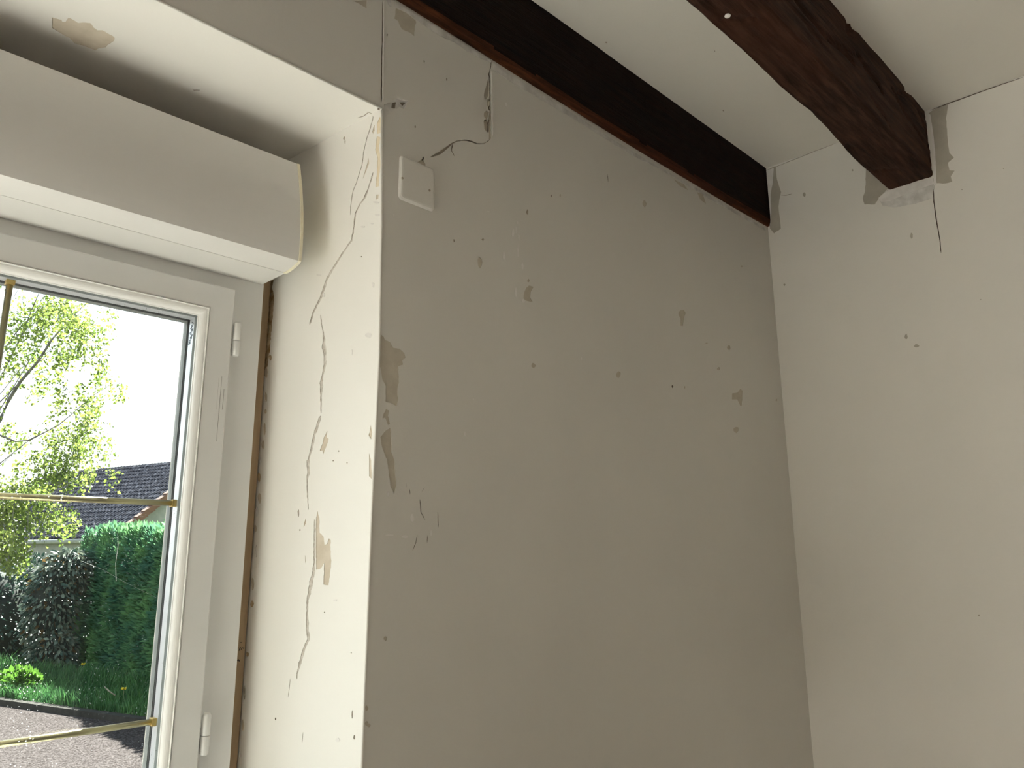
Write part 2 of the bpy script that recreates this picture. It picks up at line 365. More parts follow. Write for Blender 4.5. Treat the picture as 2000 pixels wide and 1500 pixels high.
# stepped crack
Z = lambda pts: zm(pts, 900, 100, 7.5)
for pl in [[(408, 380), (375, 500), (345, 590), (340, 650), (350, 710), (385, 700), (410, 660), (415, 500)], [(400, 690), (382, 740), (385, 790), (403, 818), (420, 700)], [(340, 900), (375, 870), (412, 890), (400, 960), (375, 1000), (345, 960)], [(335, 1030), (380, 1003), (398, 1030), (400, 1200), (370, 1170), (345, 1140)], [(432, 660), (440, 900), (440, 1280), (412, 1290), (418, 1010)]]:
    A(rough_poly(Z(pl), .25, 3), .0022, 1)
A(strip(Z([(445, 130), (440, 230), (412, 335), (424, 400), (428, 640), (426, 790), (405, 828), (425, 880), (415, 980), (405, 1050), (404, 1195)]), [.8, 1.2, 1.6, 1.8, 1.8, 1.8, 2.2, 1.2, 2.0, 1.8, 1.0], .12, 3), .012, 4)
A(strip(Z([(335, 1032), (355, 1008), (392, 1000)]), [1.0, 2.2, 1.4], .1, 3), .008, 4)
A(strip(Z([(343, 1045), (350, 1145)]), [1.2, .9], .1, 3), .006, 4)
A(strip(Z([(452, 300), (462, 600), (465, 900), (468, 1240)]), [1.2, 2.6, 2.6, 1.6], .15, 5), -.001, 5)
A(strip(Z([(425, 1290), (395, 1320), (330, 1358), (240, 1355), (150, 1318), (90, 1305), (0, 1305)]), [1.5, 1.2, 1.2, 1.8, 3.0, 2.6, 2.2], .15, 4), .005, 3)
A(strip(zm([(665, 823), (640, 826), (610, 840), (560, 880), (520, 905), (480, 920)], 680, 0, 3), [2.2, 2, 3.5, 5, 5.5, 2.5], .2, 4), .004, 1)
A(strip(zm([(612, 845), (605, 880), (622, 915)], 680, 0, 3), [2.6, 1.4, .8], .1, 3), .006, 4)
A(rough_poly(zm([(400, 955), (438, 930), (452, 962), (450, 976)], 680, 0, 3), .2, 3), .002, 1)
A(zm(spot(440, 928, 5, 11), 680, 0, 3), .012, 4)
# filler along the beam
Z = lambda pts: zm(pts, 1050, 0, 2.105)
A(rough_poly(Z([(-185, 258), (0, 378), (100, 438), (300, 568), (450, 659), (700, 799), (938, 940), (938, 952), (860, 905), (700, 815), (600, 752), (480, 684), (380, 636), (250, 552), (140, 484), (0, 402), (-100, 345), (-185, 285)]), .5, 6), -.0006, 2)
A(rough_poly(Z([(655, 790), (680, 800), (692, 838), (670, 822)]), .3), .0006, 1)
A(rough_poly(Z([(560, 738), (600, 756), (620, 782), (585, 765)]), .3), .0006, 1)
# chips along the arris
for y_ in (1150*.4+0, 1375, 1412): pass
A(spot(716, 1383, 3, 6), .0007, 1); A(spot(716, 1413, 3.5, 4.5), .0007, 1)
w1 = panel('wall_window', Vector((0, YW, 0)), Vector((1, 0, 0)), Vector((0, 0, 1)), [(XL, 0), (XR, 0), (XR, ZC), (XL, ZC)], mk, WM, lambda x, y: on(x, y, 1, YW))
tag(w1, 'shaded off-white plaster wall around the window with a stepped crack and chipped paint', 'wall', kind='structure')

# --- right wall
mk = []; WR = [M['paint'], M['damp']] + WM[2:]
Z = lambda pts: zm(pts, 1050, 0, 2.105)
A(rough_poly(Z([(940, 700), (978, 682), (985, 740), (1000, 790), (990, 850), (1000, 940), (972, 960), (955, 940), (948, 880), (942, 780)]), .4), .0007, 1)
A(rough_poly(Z([(940, 702), (972, 690), (966, 760), (958, 800), (962, 880), (956, 935), (947, 880), (942, 780)]), .3), -.0006, 5)
A(strip(Z([(1000, 803), (1020, 803), (1045, 797)]), 1.0, .1), .002, 3)
Z = lambda pts: zm(pts, 1600, 150, 4.053)
A(rough_poly(Z([(862, 292), (950, 235), (1020, 216), (1005, 330), (1015, 480), (1030, 600), (1065, 640), (1020, 680), (1030, 740), (1070, 745), (1040, 790), (1055, 830), (1000, 845), (930, 840), (915, 760), (905, 600), (890, 450)]), .5), .0007, 1)
A(rough_poly(Z([(370, 722), (545, 885), (475, 960), (440, 1010), (360, 1010), (345, 960), (365, 900)]), .5), .0007, 1)
A(rough_poly(Z([(545, 893), (905, 805), (912, 870), (900, 960), (760, 1005), (600, 1035), (500, 1020), (468, 960)]), .4), -.0008, 2)
A(rough_poly(Z([(550, 895), (905, 808), (910, 850), (700, 925), (560, 985), (490, 990), (470, 960)]), .4), -.0014, 5)
A(rough_poly(Z([(862, 292), (880, 300), (900, 430), (920, 600), (928, 850), (908, 860), (905, 600), (888, 450)]), .3, 6), -.0008, 5)
A(strip(Z([(905, 890), (908, 990), (925, 1120), (945, 1230), (955, 1290), (965, 1395)]), [1.6, 2, 2, 2, 1.5, 1.5], .2), .006, 4)
A(Z(spot(732, 1258, 11, 23)), .0007, 1); A(Z(spot(265, 740, 6, 9)), .0007, 1)
Z = lambda pts: zm(pts, 1650, 200, 2.727)
for s_ in [(327, 1248, 8, 14), (382, 1297, 14, 9), (845, 352, 3, 3), (624, 464, 4, 3), (724, 1050, 3, 3)]: A(Z(spot(*s_)), .0007, 1)
A(spot(1571, 380, 3, 4), .0007, 1); A(spot(1532, 556, 2, 2.5), .0007, 1); A(spot(1912, 1202, 2, 2), .0007, 1)
A(strip([(1816, 216), (1850, 203), (1900, 185), (1950, 167), (1998, 151)], [1.0, 1.6, 1.8, 1.6, 1.2], .15, 8), .006, 4)
A(strip([(1500, 332), (1540, 316), (1590, 296), (1632, 280)], [.8, .8, 1.0, .8], .15, 8), .004, 3)
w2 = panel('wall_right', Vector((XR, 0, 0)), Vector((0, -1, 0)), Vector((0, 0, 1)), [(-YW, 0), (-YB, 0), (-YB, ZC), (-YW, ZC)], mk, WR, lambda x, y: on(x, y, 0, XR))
tag(w2, 'lighter off-white side wall on the right that carries the ends of both beams', 'wall', kind='structure')

# --- right reveal (splayed jamb)
SPL = .1079
JA, JB = Vector((XJ, YW, 0)), Vector((XJ-SPL*.30, YW+.30, 0))
JU = (JA-JB).normalized(); JV = Vector((0, 0, 1)); JN = Vector((-JU.y, JU.x, 0))
JL = (JA-JB).length
JO = JB.copy()
def on_jamb(x, y):
    N_ = Vector((JU.y, -JU.x, 0)); w = onp(x, y, JA, N_); b_ = 0
    for _ in range(4):
        b_ = bulge(w.z)*(1.2-w.y)/.3; w = onp(x, y, JA+Vector((b_, 0, 0)), N_)
    return w-Vector((b_, 0, 0))
# want normal U x V pointing to the room (-x): U x Z = (U.y, -U.x, 0)
mk = []
Z = lambda pts: zm(pts, 640, 180, 6.25)
A(strip(Z([(550, 285), (555, 310), (540, 370), (500, 500), (480, 560), (460, 650), (440, 720), (435, 760), (420, 880), (400, 950), (350, 1110), (310, 1200), (290, 1310), (280, 1400), (276, 1500)]), [1.2, 1.8, 1.6, 1.6, 1.4, 1.2, 1.0, 1.2, 1.1, 1.1, 1.1, 1.3, 1.2, 1.0, .8], .2), .0018, 8)
A(strip(Z([(555, 975), (545, 1030), (500, 1160), (455, 1290), (400, 1360), (340, 1480)]) + [(690, 455), (686, 470), (664, 502), (640, 542), (628, 578), (612, 610), (605, 634)], [2, 2.6, 1.8, 4.0, 2.4, 2.4, 2.4, 3.2, 3.0, 4.2, 4.6, 4.0, 3.2], .3), .0014, 8)
Z = lambda pts: zm(pts, 560, 560, 4.41)
A(strip(Z([(292, 240), (300, 320), (318, 400), (322, 520), (330, 600), (330, 670), (310, 760), (300, 830), (295, 930), (297, 1090)]), [1.4, 2.2, 2.6, 7, 5.5, 4.5, 2.6, 7, 3.4, 2.0], .3), .0010, 8)
A(strip(Z([(290, 1110), (270, 1180), (250, 1240), (228, 1330), (205, 1430), (190, 1490)]) + [(602, 900), (602, 925), (600, 940), (601, 970), (602, 996)], [3.8, 4.6, 5.0, 4.6, 3.6, 2.6, 5.2, 5.6, 2.4, 2.2, 1.6], .3), .0010, 8)
A(rough_poly(Z([(350, 1240), (345, 1300), (362, 1310), (355, 1340), (315, 1440), (310, 1410), (285, 1412), (310, 1350), (320, 1300)]), .3, 3), .0007, 1)
Z = lambda pts: zm(pts, 540, 950, 3.75)
A(rough_poly(Z([(290, 245), (300, 180), (315, 230), (315, 340), (330, 350), (345, 370), (352, 430), (370, 420), (385, 380), (398, 395), (395, 430), (402, 560), (390, 660), (380, 725), (345, 720), (350, 560), (325, 600), (292, 610), (288, 450)]), .4, 4), .0008, 1)
A(strip(Z([(277, 240), (280, 320), (279, 400), (277, 560), (275, 620), (260, 680), (245, 760), (230, 830), (225, 930), (228, 1020), (235, 1120), (200, 1190), (175, 1290), (155, 1370), (150, 1412)]), [2, 3.2, 3.0, 2.6, 5, 6.5, 6, 4.0, 4, 5.4, 5.4, 4.8, 5.4, 3.0, 1.6], .3), .0010, 8)
A(strip(Z([(215, 235), (208, 270), (200, 295)]), [1.0, 3, 1.2], .1), .001, 1)
A(strip([(596, 1085*1.0), (597, 1100)], [.8, .8], .1), .001, 1)
A(strip([(567, 1325), (565, 1345), (563, 1362)], [.8, 1, .8], .1), .0015, 3)
A(strip([(592, 1430), (590, 1450)], [1, .8], .1), .0015, 3)
for s_ in [(586, 1035, 1.6, 1.6), (583, 1002, 1.4, 8), (662, 881, 1.2, 1.4), (651, 900, 1.4, 1.4), (678, 904, 1.2, 1.2), (538, 1404, 1.6, 2.4), (634, 1196, 1.2, 1.6), (686, 1275, 1.2, 1.2), (706, 501, 1.2, 1.4), (688, 1395, 1.2, 8), (692, 1440, 2, 5), (672, 270, 1.8, 3.6), (674, 277, 1, 4)]:
    A(spot(*s_), .001, 3)
for s_ in [(729, 556, 2.5, 5), (633, 577, 2, 4), (623, 537, 5, 1.2), (660, 1445, 5, 4), (655, 1172, 4, 2), (688, 688, 1, 6), (722, 850, 1.5, 5), (738, 420, 6, 2), (735, 395, 7, 2), (727, 437, 3, 1.5), (732, 1250, 2, 5), (720, 655, 7, 5), (709, 443, 4, 2)]:
    A(spot(*s_), -.0007, 5)
Z = lambda pts: zm(pts, 640, 180, 6.25)
A(rough_poly(Z([(640, 300), (652, 380), (640, 500), (605, 510), (600, 380)]), .3, 4), .0006, 6)
A(rough_poly(Z([(600, 540), (645, 550), (625, 680), (640, 760), (645, 900), (625, 1050), (625, 1150), (585, 1160), (600, 1000), (610, 820), (585, 700)]), .3, 4), .0006, 6)
A(rough_poly(Z([(595, 1250), (622, 1250), (618, 1300), (592, 1310)]), .3, 4), .0006, 1)
A(rough_poly(Z([(570, 400), (545, 480), (555, 510), (575, 470)]), .3, 4), .0006, 1)
A(rough_poly(Z([(495, 800), (505, 870), (480, 940), (430, 1060), (470, 920), (488, 860)]), .3, 4), .0006, 1)
A(rough_poly([(724, 830), (727, 845), (725, 858), (721, 850)], .2, 4), .0006, 1); A(rough_poly([(721, 885), (725, 900), (726, 935), (721, 930)], .2, 4), .0006, 1)
Z = lambda pts: zm(pts, 420, 530, 6.52)
A(rough_poly(Z([(750, 110), (722, 200), (752, 300), (742, 480), (722, 700), (700, 1000), (670, 1200), (645, 1330), (618, 1330), (640, 1000), (672, 640), (690, 300), (700, 130)]), .8, 4), .0015, 7)
for ys in range(700, 1500, 34):
    xj = 524 - (ys-700)*.072
    if R.random() < .8: A(spot(xj + R.uniform(-1, 4), ys + R.uniform(-8, 8), R.uniform(1.5, 4), R.uniform(4, 14)), R.choice([.0015, .001, -.001]), R.choice([1, 7, 3, 5, 1]))
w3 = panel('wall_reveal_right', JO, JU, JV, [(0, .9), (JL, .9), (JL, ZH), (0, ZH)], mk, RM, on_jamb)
bm = bmesh.new(); bm.from_mesh(w3.data); bmesh.ops.triangulate(bm, faces=[f for f in bm.faces if len(f.verts) > 3])
for z in (1.23, 1.4, 1.56, 1.67, 1.78, 1.9, 2.0, 2.1):
    bmesh.ops.bisect_plane(bm, geom=bm.verts[:]+bm.edges[:]+bm.faces[:], plane_co=(0, 0, z), plane_no=(0, 0, 1))
for v in bm.verts: v.co.x += bulge(v.co.z)*(1.2-v.co.y)/.3
bm.to_mesh(w3.data); bm.free()
tag(w3, 'sunlit off-white splayed side of the window opening with long vertical cracks', 'wall', kind='structure')
# --- soffit of the opening
mk = []
Z = lambda pts: zm(pts, 60, 10, 10)
A(rough_poly(Z([(420, 240), (600, 290), (620, 325), (680, 325), (730, 250), (770, 250), (920, 345), (1060, 340), (1160, 350), (1190, 380), (1230, 440), (1300, 490), (1400, 490), (1500, 550), (1600, 600), (1640, 640), (1635, 690), (1500, 780), (1470, 820), (1320, 845), (1270, 885), (1180, 850), (1050, 800), (850, 745), (760, 640), (680, 610), (560, 530), (425, 450)]), .3, 4), .0008, 1)
A(strip(zm([(610, 235), (590, 245), (550, 270), (500, 245), (440, 290), (365, 315)], 640, 180, 6.25), [1.5, 1.2, 1, 1.2, 1.2, 1.8], .15), .002, 3)
A(zm(spot(625, 205, 18, 14), 640, 180, 6.25), .004, 3)
A(spot(383, 176, 8, 1.0), .0008, 3)
xr_, xl_ = JB.x, -.80+SPL*.30
w4 = panel('wall_reveal_top', Vector((0, YW, ZH)), Vector((1, 0, 0)), Vector((0, -1, 0)), [(xl_, -.30), (xr_, -.30), (XJ, 0), (-.80, 0)], mk, RM, lambda x, y: on(x, y, 2, ZH))
tag(w4, 'off-white underside of the lintel with one brown-beige bare patch', 'wall', kind='structure')
mesh('wall_reveal_left', [(-.80, YW, .9), (xl_, YW+.3, .9), (xl_, YW+.3, ZH), (-.80, YW, ZH)], [(0, 1, 2, 3)], M['paint_reveal'])
tag(bpy.data.objects['wall_reveal_left'], 'plain off-white left side of the window opening', 'wall', kind='structure')
# plaster corner bead on the arris
tube('trim_1', [(x+.0004, YW+.0006, min(z, ZH-.003)) for z, x in ARRIS], .0019, M['paint_reveal'], seg=10)
tag(bpy.data.objects['trim_1'], 'thin painted corner bead on the right edge of the window opening', 'trim', kind='structure')
tube('trim_2', [(-.80, YW+.0006, ZH+.0004), (XJ, YW+.0006, ZH+.0004)], .0016, M['paint_reveal'], seg=10)
tag(bpy.data.objects['trim_2'], 'thin painted corner bead under the lintel edge', 'trim', kind='structure')

# --- rest of the shell
bm = bmesh.new(); add_box(bm, -.86, .65, YW-.34, 1.15, .86, .90, .004); o = bm_obj('trim_3', bm, M['sill']); tag(o, 'unseen white window board at the foot of the opening, deepened to bounce sun', 'trim', kind='structure')  # unseen board, extended into the room to bounce sun upward
o = box('floor', XL-.2, XR+.2, YB-.2, 1.3, -.1, 0, M['floor']); tag(o, 'warm beige tiled floor', 'floor', kind='structure')
# ceiling with a fine joint
mk = []
A(spot(1184, 90, 2, 1.5), .001, 3); A(spot(1413, 222, 1.5, 1.2), .001, 3); A(spot(1396, 104, 1.2, 1.2), .001, 3)
CSL = .0237
o = panel('ceiling', Vector((0, 0, 2.5482)), Vector((1, 0, 0)), Vector((0, -1, -CSL)).normalized(), [(XL, -YW-.02), (XR, -YW-.02), (XR, -YB), (XL, -YB)], mk, [M['paint_ceiling']] + WM[1:], lambda x, y: on(x, y, 2, 2.56))
tag(o, 'off-white flat ceiling between dark beams', 'ceiling', kind='structure')
bm = bmesh.new(); add_box(bm, XL-.2, XR+.3, YB-.3, 1.34, ZC+.002, ZC+.2); o = bm_obj('ceiling_slab', bm, M['paint_ceiling']); tag(o, 'thick slab above the plaster ceiling', 'ceiling', kind='structure')
box('wall_left', XL-.2, XL, YB-.2, YW+.1, 0, ZC, M['paint']); tag(bpy.data.objects['wall_left'], 'plain off-white wall at the far left of the room', 'wall', kind='structure')
box('wall_right_core', XR+.012, XR+.25, YB-.2, 1.34, -.1, ZC, M['paint']); tag(bpy.data.objects['wall_right_core'], 'masonry behind the right wall plaster', 'wall', kind='structure')
o = box('wall_back', XL-.2, XR+.2, YB-.2, YB, 0, ZC, noisy('dark_absorber', (.10, .07, .05), (.14, .10, .07), 4)); tag(o, 'unseen wall behind the viewer, coloured dark brown to absorb light', 'wall', kind='structure')  # unseen rear wall given a dark colour to absorb bounced light
portal(((DX0+DX1)/2, 1.40, DZ/2), (math.radians(-90), 0, 0), DX1-DX0, DZ)
# outer leaf of the window wall
OXR, OXL, OZT, OZB, YO = .493, -.70, 1.99, .86, 1.332
M['roughcast'] = noisy('roughcast_render', (.50, .47, .42), (.58, .55, .49), 60, .9, 1.0, .004, 130)
bm = bmesh.new()
add_box(bm, OXR, XR+.3, 1.203, YO, -.3, ZC+.2); add_box(bm, DX1, OXL, 1.203, YO, -.3, ZC+.2); add_box(bm, XL-.3, DX0, 1.203, YO, -.3, ZC+.2); add_box(bm, DX0, DX1, 1.203, YO, DZ, ZC+.2)
add_box(bm, OXL, OXR, 1.203, YO, OZT, ZC+.2); add_box(bm, OXL, OXR, 1.203, YO, -.3, OZB)
o = bm_obj('wall_outside', bm, M['roughcast']); tag(o, 'cream roughcast outer edge of the window opening seen through the glass', 'wall', kind='structure')
bm = bmesh.new()
add_box(bm, XJ+.026, XR+.012, .914, 1.203, -.1, 2.386-.02); add_box(bm, DX1, -.812, .914, 1.203, -.1, ZC); add_box(bm, XL, DX0, .914, 1.203, -.1, ZC); add_box(bm, DX0, DX1, .914, 1.203, DZ, ZC); add_box(bm, -.78, .60, 1.185, 1.203, CAMZ+.491, ZH); add_box(bm, -.812, XJ+.026, .914, 1.203, ZH+.012, 2.36); add_box(bm, -.812, XJ+.026, .914, 1.203, -.1, .86)  # slab above the window frame is dark, added to deepen the shade there
o = bm_obj('wall_core', bm, M['crack_deep']); tag(o, 'rubble core inside the window wall, plus a dark slab added to deepen the shutter box gap', 'wall', kind='structure')

# ------------------------------------------------------------------ beams
def lerp_tab(tab, x):
    if x <= tab[0][0]: return tab[0][1]
    for a, b_ in zip(tab, tab[1:]):
        if x <= b_[0]: 
            t = (x-a[0])/(b_[0]-a[0]); return a[1]+(b_[1]-a[1])*t
    return tab[-1][1]
def beam(name, x0, x1, section, disp, mats, midx, NX, label, cat='beam'):
    """section(x) -> list of (y,z) corner points (closed); resampled; disp(x, s, p, n) -> displacement"""
    V, F, MI = [], [], []
    for i in range(NX+1):
        x = x0+(x1-x0)*i/NX
        sec = section(x)
        for k, (y, z, ny, nz_, s) in enumerate(sec):
            d = disp(x, s, y, z); V.append((x, y+ny*d, z+nz_*d))
    n = len(section(x0))
    for i in range(NX):
        for k in range(n):
            k2 = (k+1) % n; F.append((i*n+k, i*n+k2, (i+1)*n+k2, (i+1)*n+k)); MI.append(midx(x0+(x1-x0)*(i+.5)/NX, section(x0)[k][4]))
    F.append(tuple(range(n))); MI.append(0); F.append(tuple(NX*n+k for k in range(n))[::-1]); MI.append(0)
    return mesh(name, V, F, mats, None, True, MI)
def resample(corners, per):
    """corners (y,z) in order; returns points with outward normals and side parameter s = side + t"""
    n = len(corners); cy0 = sum(c[0] for c in corners)/n; cz0 = sum(c[1] for c in corners)/n; out = []
    for i in range(n):
        a, b_ = corners[i], corners[(i+1) % n]; dy, dz = b_[0]-a[0], b_[1]-a[1]; L = math.hypot(dy, dz)
        ny, nz_ = dz/L, -dy/L
        if ny*((a[0]+b_[0])/2-cy0) + nz_*((a[1]+b_[1])/2-cz0) < 0: ny, nz_ = -ny, -nz_
        for j in range(per[i]):
            t = j/per[i]; out.append((a[0]+dy*t, a[1]+dz*t, ny, nz_, i+t))
    return out
# beam flush with the window wall
LOW1 = [(-4.8, .890), (.628, .8927), (.8395, .8900), (1.007, .8877), (1.3568, .8841), (1.69, .8870), (1.8984, .8906)]
TOP = ZC+.01
def sec1(x):
    zb = lerp_tab(LOW1, x)+CAMZ; yf = .8905
    ch = .020+.006*noise.noise((x*4, 0, 0))
    return resample([(yf, TOP), (yf, zb+ch), (yf+.0045, zb+.003), (yf+.012, zb), (1.05, zb), (1.05, TOP)], [12, 4, 3, 3, 1, 2])
def disp1(x, s, y, z): return .0016*noise.noise((x*5, s*2, 3)) + .0006*noise.noise((x*30, s*6, 9)) if s < 3 else 0
o = beam('ceiling_beam', XL, XR-.001, sec1, disp1, [M['beam_dark'], M['beam_edge']], lambda x, s: 1 if .97+.10*noise.noise((x*5, 2, 0))+.06*noise.noise((x*19, 7, 0)) <= s < 4 else 0, 240, '')
tag(o, 'near-black ceiling beam set flush along the top of the window wall', 'beam')
# second beam, free in the ceiling
BACK2 = [(-4.8, .560), (.9595, .5615), (1.1338, .5626), (1.2979, .5652), (1.4284, .5612), (1.5819, .5698), (1.6747, .5755), (1.9, .5757)]
BOT2 = 2.3865
def sec2(x):
    yb = lerp_tab(BACK2, x); yf = .4765+.004*noise.noise((x*1.5, 5, 0)); w = .004+.003*noise.noise((x*7, 1, 0))
    return resample([(yf-.003, TOP), (yf, BOT2+w), (yf+w, BOT2), (yb-w*.6, BOT2), (yb, BOT2+w*.6), (yb+.004, TOP)], [30, 3, 26, 3, 16, 2])
def gpath(pix, ax, v): return [on(x, y, ax, v) for x, y in pix]
GR = []   # grooves on the near face: (polyline (x,z), width, depth)
for pix, w, d in [([(1552, 0), (1590, 45), (1612, 72), (1650, 105), (1663, 122)], .0045, .010), ([(1674, 110), (1690, 135), (1712, 162), (1720, 178)], .004, .012), ([(1655, 30), (1652, 62), (1668, 55)], .006, .006),
                  ([(1750, 182), (1772, 180)], .006, .007), ([(1740, 175), (1760, 215), (1785, 250), (1800, 275)], .0025, .005), ([(1530, 0), (1560, 30), (1600, 80)], .003, .004), ([(1600, 60), (1640, 92), (1672, 110)], .003, .005), ([(1700, 190), (1725, 225), (1745, 262)], .0025, .004),
                  ([(1790, 215), (1808, 260), (1816, 320)], .003, .006)]:
    GR.append(([(p.x, p.z) for p in gpath(pix, 1, .477)], w, d))
GU = []
for pix, w, d in [([(1420, 20), (1424, 33), (1470, 38)], .004, .004), ([(1415, 43), (1440, 45), (1475, 41)], .006, .007), ([(1700, 335), (1725, 332), (1750, 330)], .004, .003), ([(1655, 284), (1668, 292)], .004, .005), ([(1480, 0), (1530, 60), (1590, 120), (1650, 180)], .002, .002), ([(1450, 40), (1520, 110), (1600, 190)], .0015, .0015), ([(1560, 60), (1620, 130), (1700, 230), (1730, 300)], .002, .002)]:
    GU.append(([(p.x, p.y) for p in gpath(pix, 2, BOT2)], w, d))
def groove(G, a, b_):
    r = 0
    for pl, w, d in G:
        if a < pl[0][0]-.08 or a > pl[-1][0]+.08: continue
        m_ = 9
        for p, q in zip(pl, pl[1:]):
            dx, dz = q[0]-p[0], q[1]-p[1]; L2 = dx*dx+dz*dz or 1e-9
            t = max(0, min(1, ((a-p[0])*dx+(b_-p[1])*dz)/L2)); m_ = min(m_, math.hypot(a-p[0]-dx*t, b_-p[1]-dz*t))
        if m_ < 3*w: r += d*math.exp(-(m_/w)**2)
    return r
def disp2(x, s, y, z):
    d = .0022*noise.noise((x*4, s*1.2, 7)) + .0010*noise.noise((x*14, s*14, 1)) + .0007*noise.noise((x*30, s*40, 4))
    if s < 1: d += .0018*noise.noise((x*10, z*90, 2)) - groove(GR, x, z)
    elif 2 <= s < 3: d += .0008*noise.noise((x*8, y*120, 2)) - groove(GU, x, y)
    return d if s < 5 else 0
o = beam('ceiling_beam', XL, XR-.001, sec2, disp2, [M['beam']], lambda x, s: 0, 760, '')
tag(o, 'rough dark brown ceiling beam with deep splits, standing clear of the window wall', 'beam')
b2 = o
# plaster dab in the knot of the second beam
p = on(1421, 32, 2, BOT2)
bm = bmesh.new(); bmesh.ops.create_icosphere(bm, subdivisions=3, radius=.0052, matrix=Matrix.Translation((p.x, p.y, BOT2+.001)) @ Matrix.Diagonal((1.0, 1, .55, 1)))
for v in bm.verts: v.co += Vector((1, 1, 1))*.0009*noise.noise(v.co*300)
dab = bm_obj('plaster_dab', bm, M['filler_light'], b2, True); tag(dab, label='white dab of plaster in a knot')

# ------------------------------------------------------------------ roller shutter box
XE = .5435; XB0 = -.765
prof = []   # (y, z) front, from top to bottom, then underside
top_pt, mid_pt, bot_pt = (1.0390, .6198), (1.0173, .5243), (1.0150, .4456)
def arc3(a, m_, b_, n):
    out = []
    for i in range(n+1):
        t = i/n; c0 = ((m_[0]-.25*a[0]-.25*b_[0])*2, (m_[1]-.25*a[1]-.25*b_[1])*2)
        out.append(((1-t)**2*a[0]+2*t*(1-t)*c0[0]+t*t*b_[0], (1-t)**2*a[1]+2*t*(1-t)*c0[1]+t*t*b_[1]))
    return out
front = arc3(top_pt, mid_pt, bot_pt, 14)
under = arc3(bot_pt, (1.0355, .4405), (1.0594, .4388), 8)[1:]
loopf = front + under
def extr(name, pr, x0, x1, mat_, parent, smooth=False):
    bm = bmesh.new(); a = [bm.verts.new((x0, y, z+CAMZ)) for y, z in pr]; b_ = [bm.verts.new((x1, y, z+CAMZ)) for y, z in pr]
    n = len(pr)
    for i in range(n): bm.faces.new((a[i], a[(i+1) % n], b_[(i+1) % n], b_[i]))
    bm.faces.new(a[::-1]); bm.faces.new(b_)
    return bm_obj(name, bm, mat_, parent, smooth)
rb = empty('roller_shutter_box', (-.1, 1.14, CAMZ+.447)); tag(rb, 'long white plastic roller shutter box mounted above the window', 'shutter box')
extr('casing', front + [(1.0175, .4485), (1.1395, .4485), (1.1395, .582), (1.072, .592), (1.046, .614)], XB0, XE-.0045, M['pvc_box'], rb)
extr('front_lip', [bot_pt] + under + [(1.0594, .4480), (1.0185, .4480)], XB0, XE-.0045, M['pvc_box'], rb)
extr('underside_panel', [(1.0609, .4390), (1.1395, .4405), (1.1395, .4480), (1.0609, .4480)], XB0, XE-.0012, M['pvc_box'], rb)
cap = [(y-.0014, z) for y, z in front] + [(y-.0008, z-.0014) for y, z in under] + [(1.0650, .4394), (1.0650, .604), (1.048, .617)]
extr('end_cap', cap, XE-.0045, XE, M['pvc_aged'], rb); tag(rb.children[-1], label='yellowed plastic end cap')

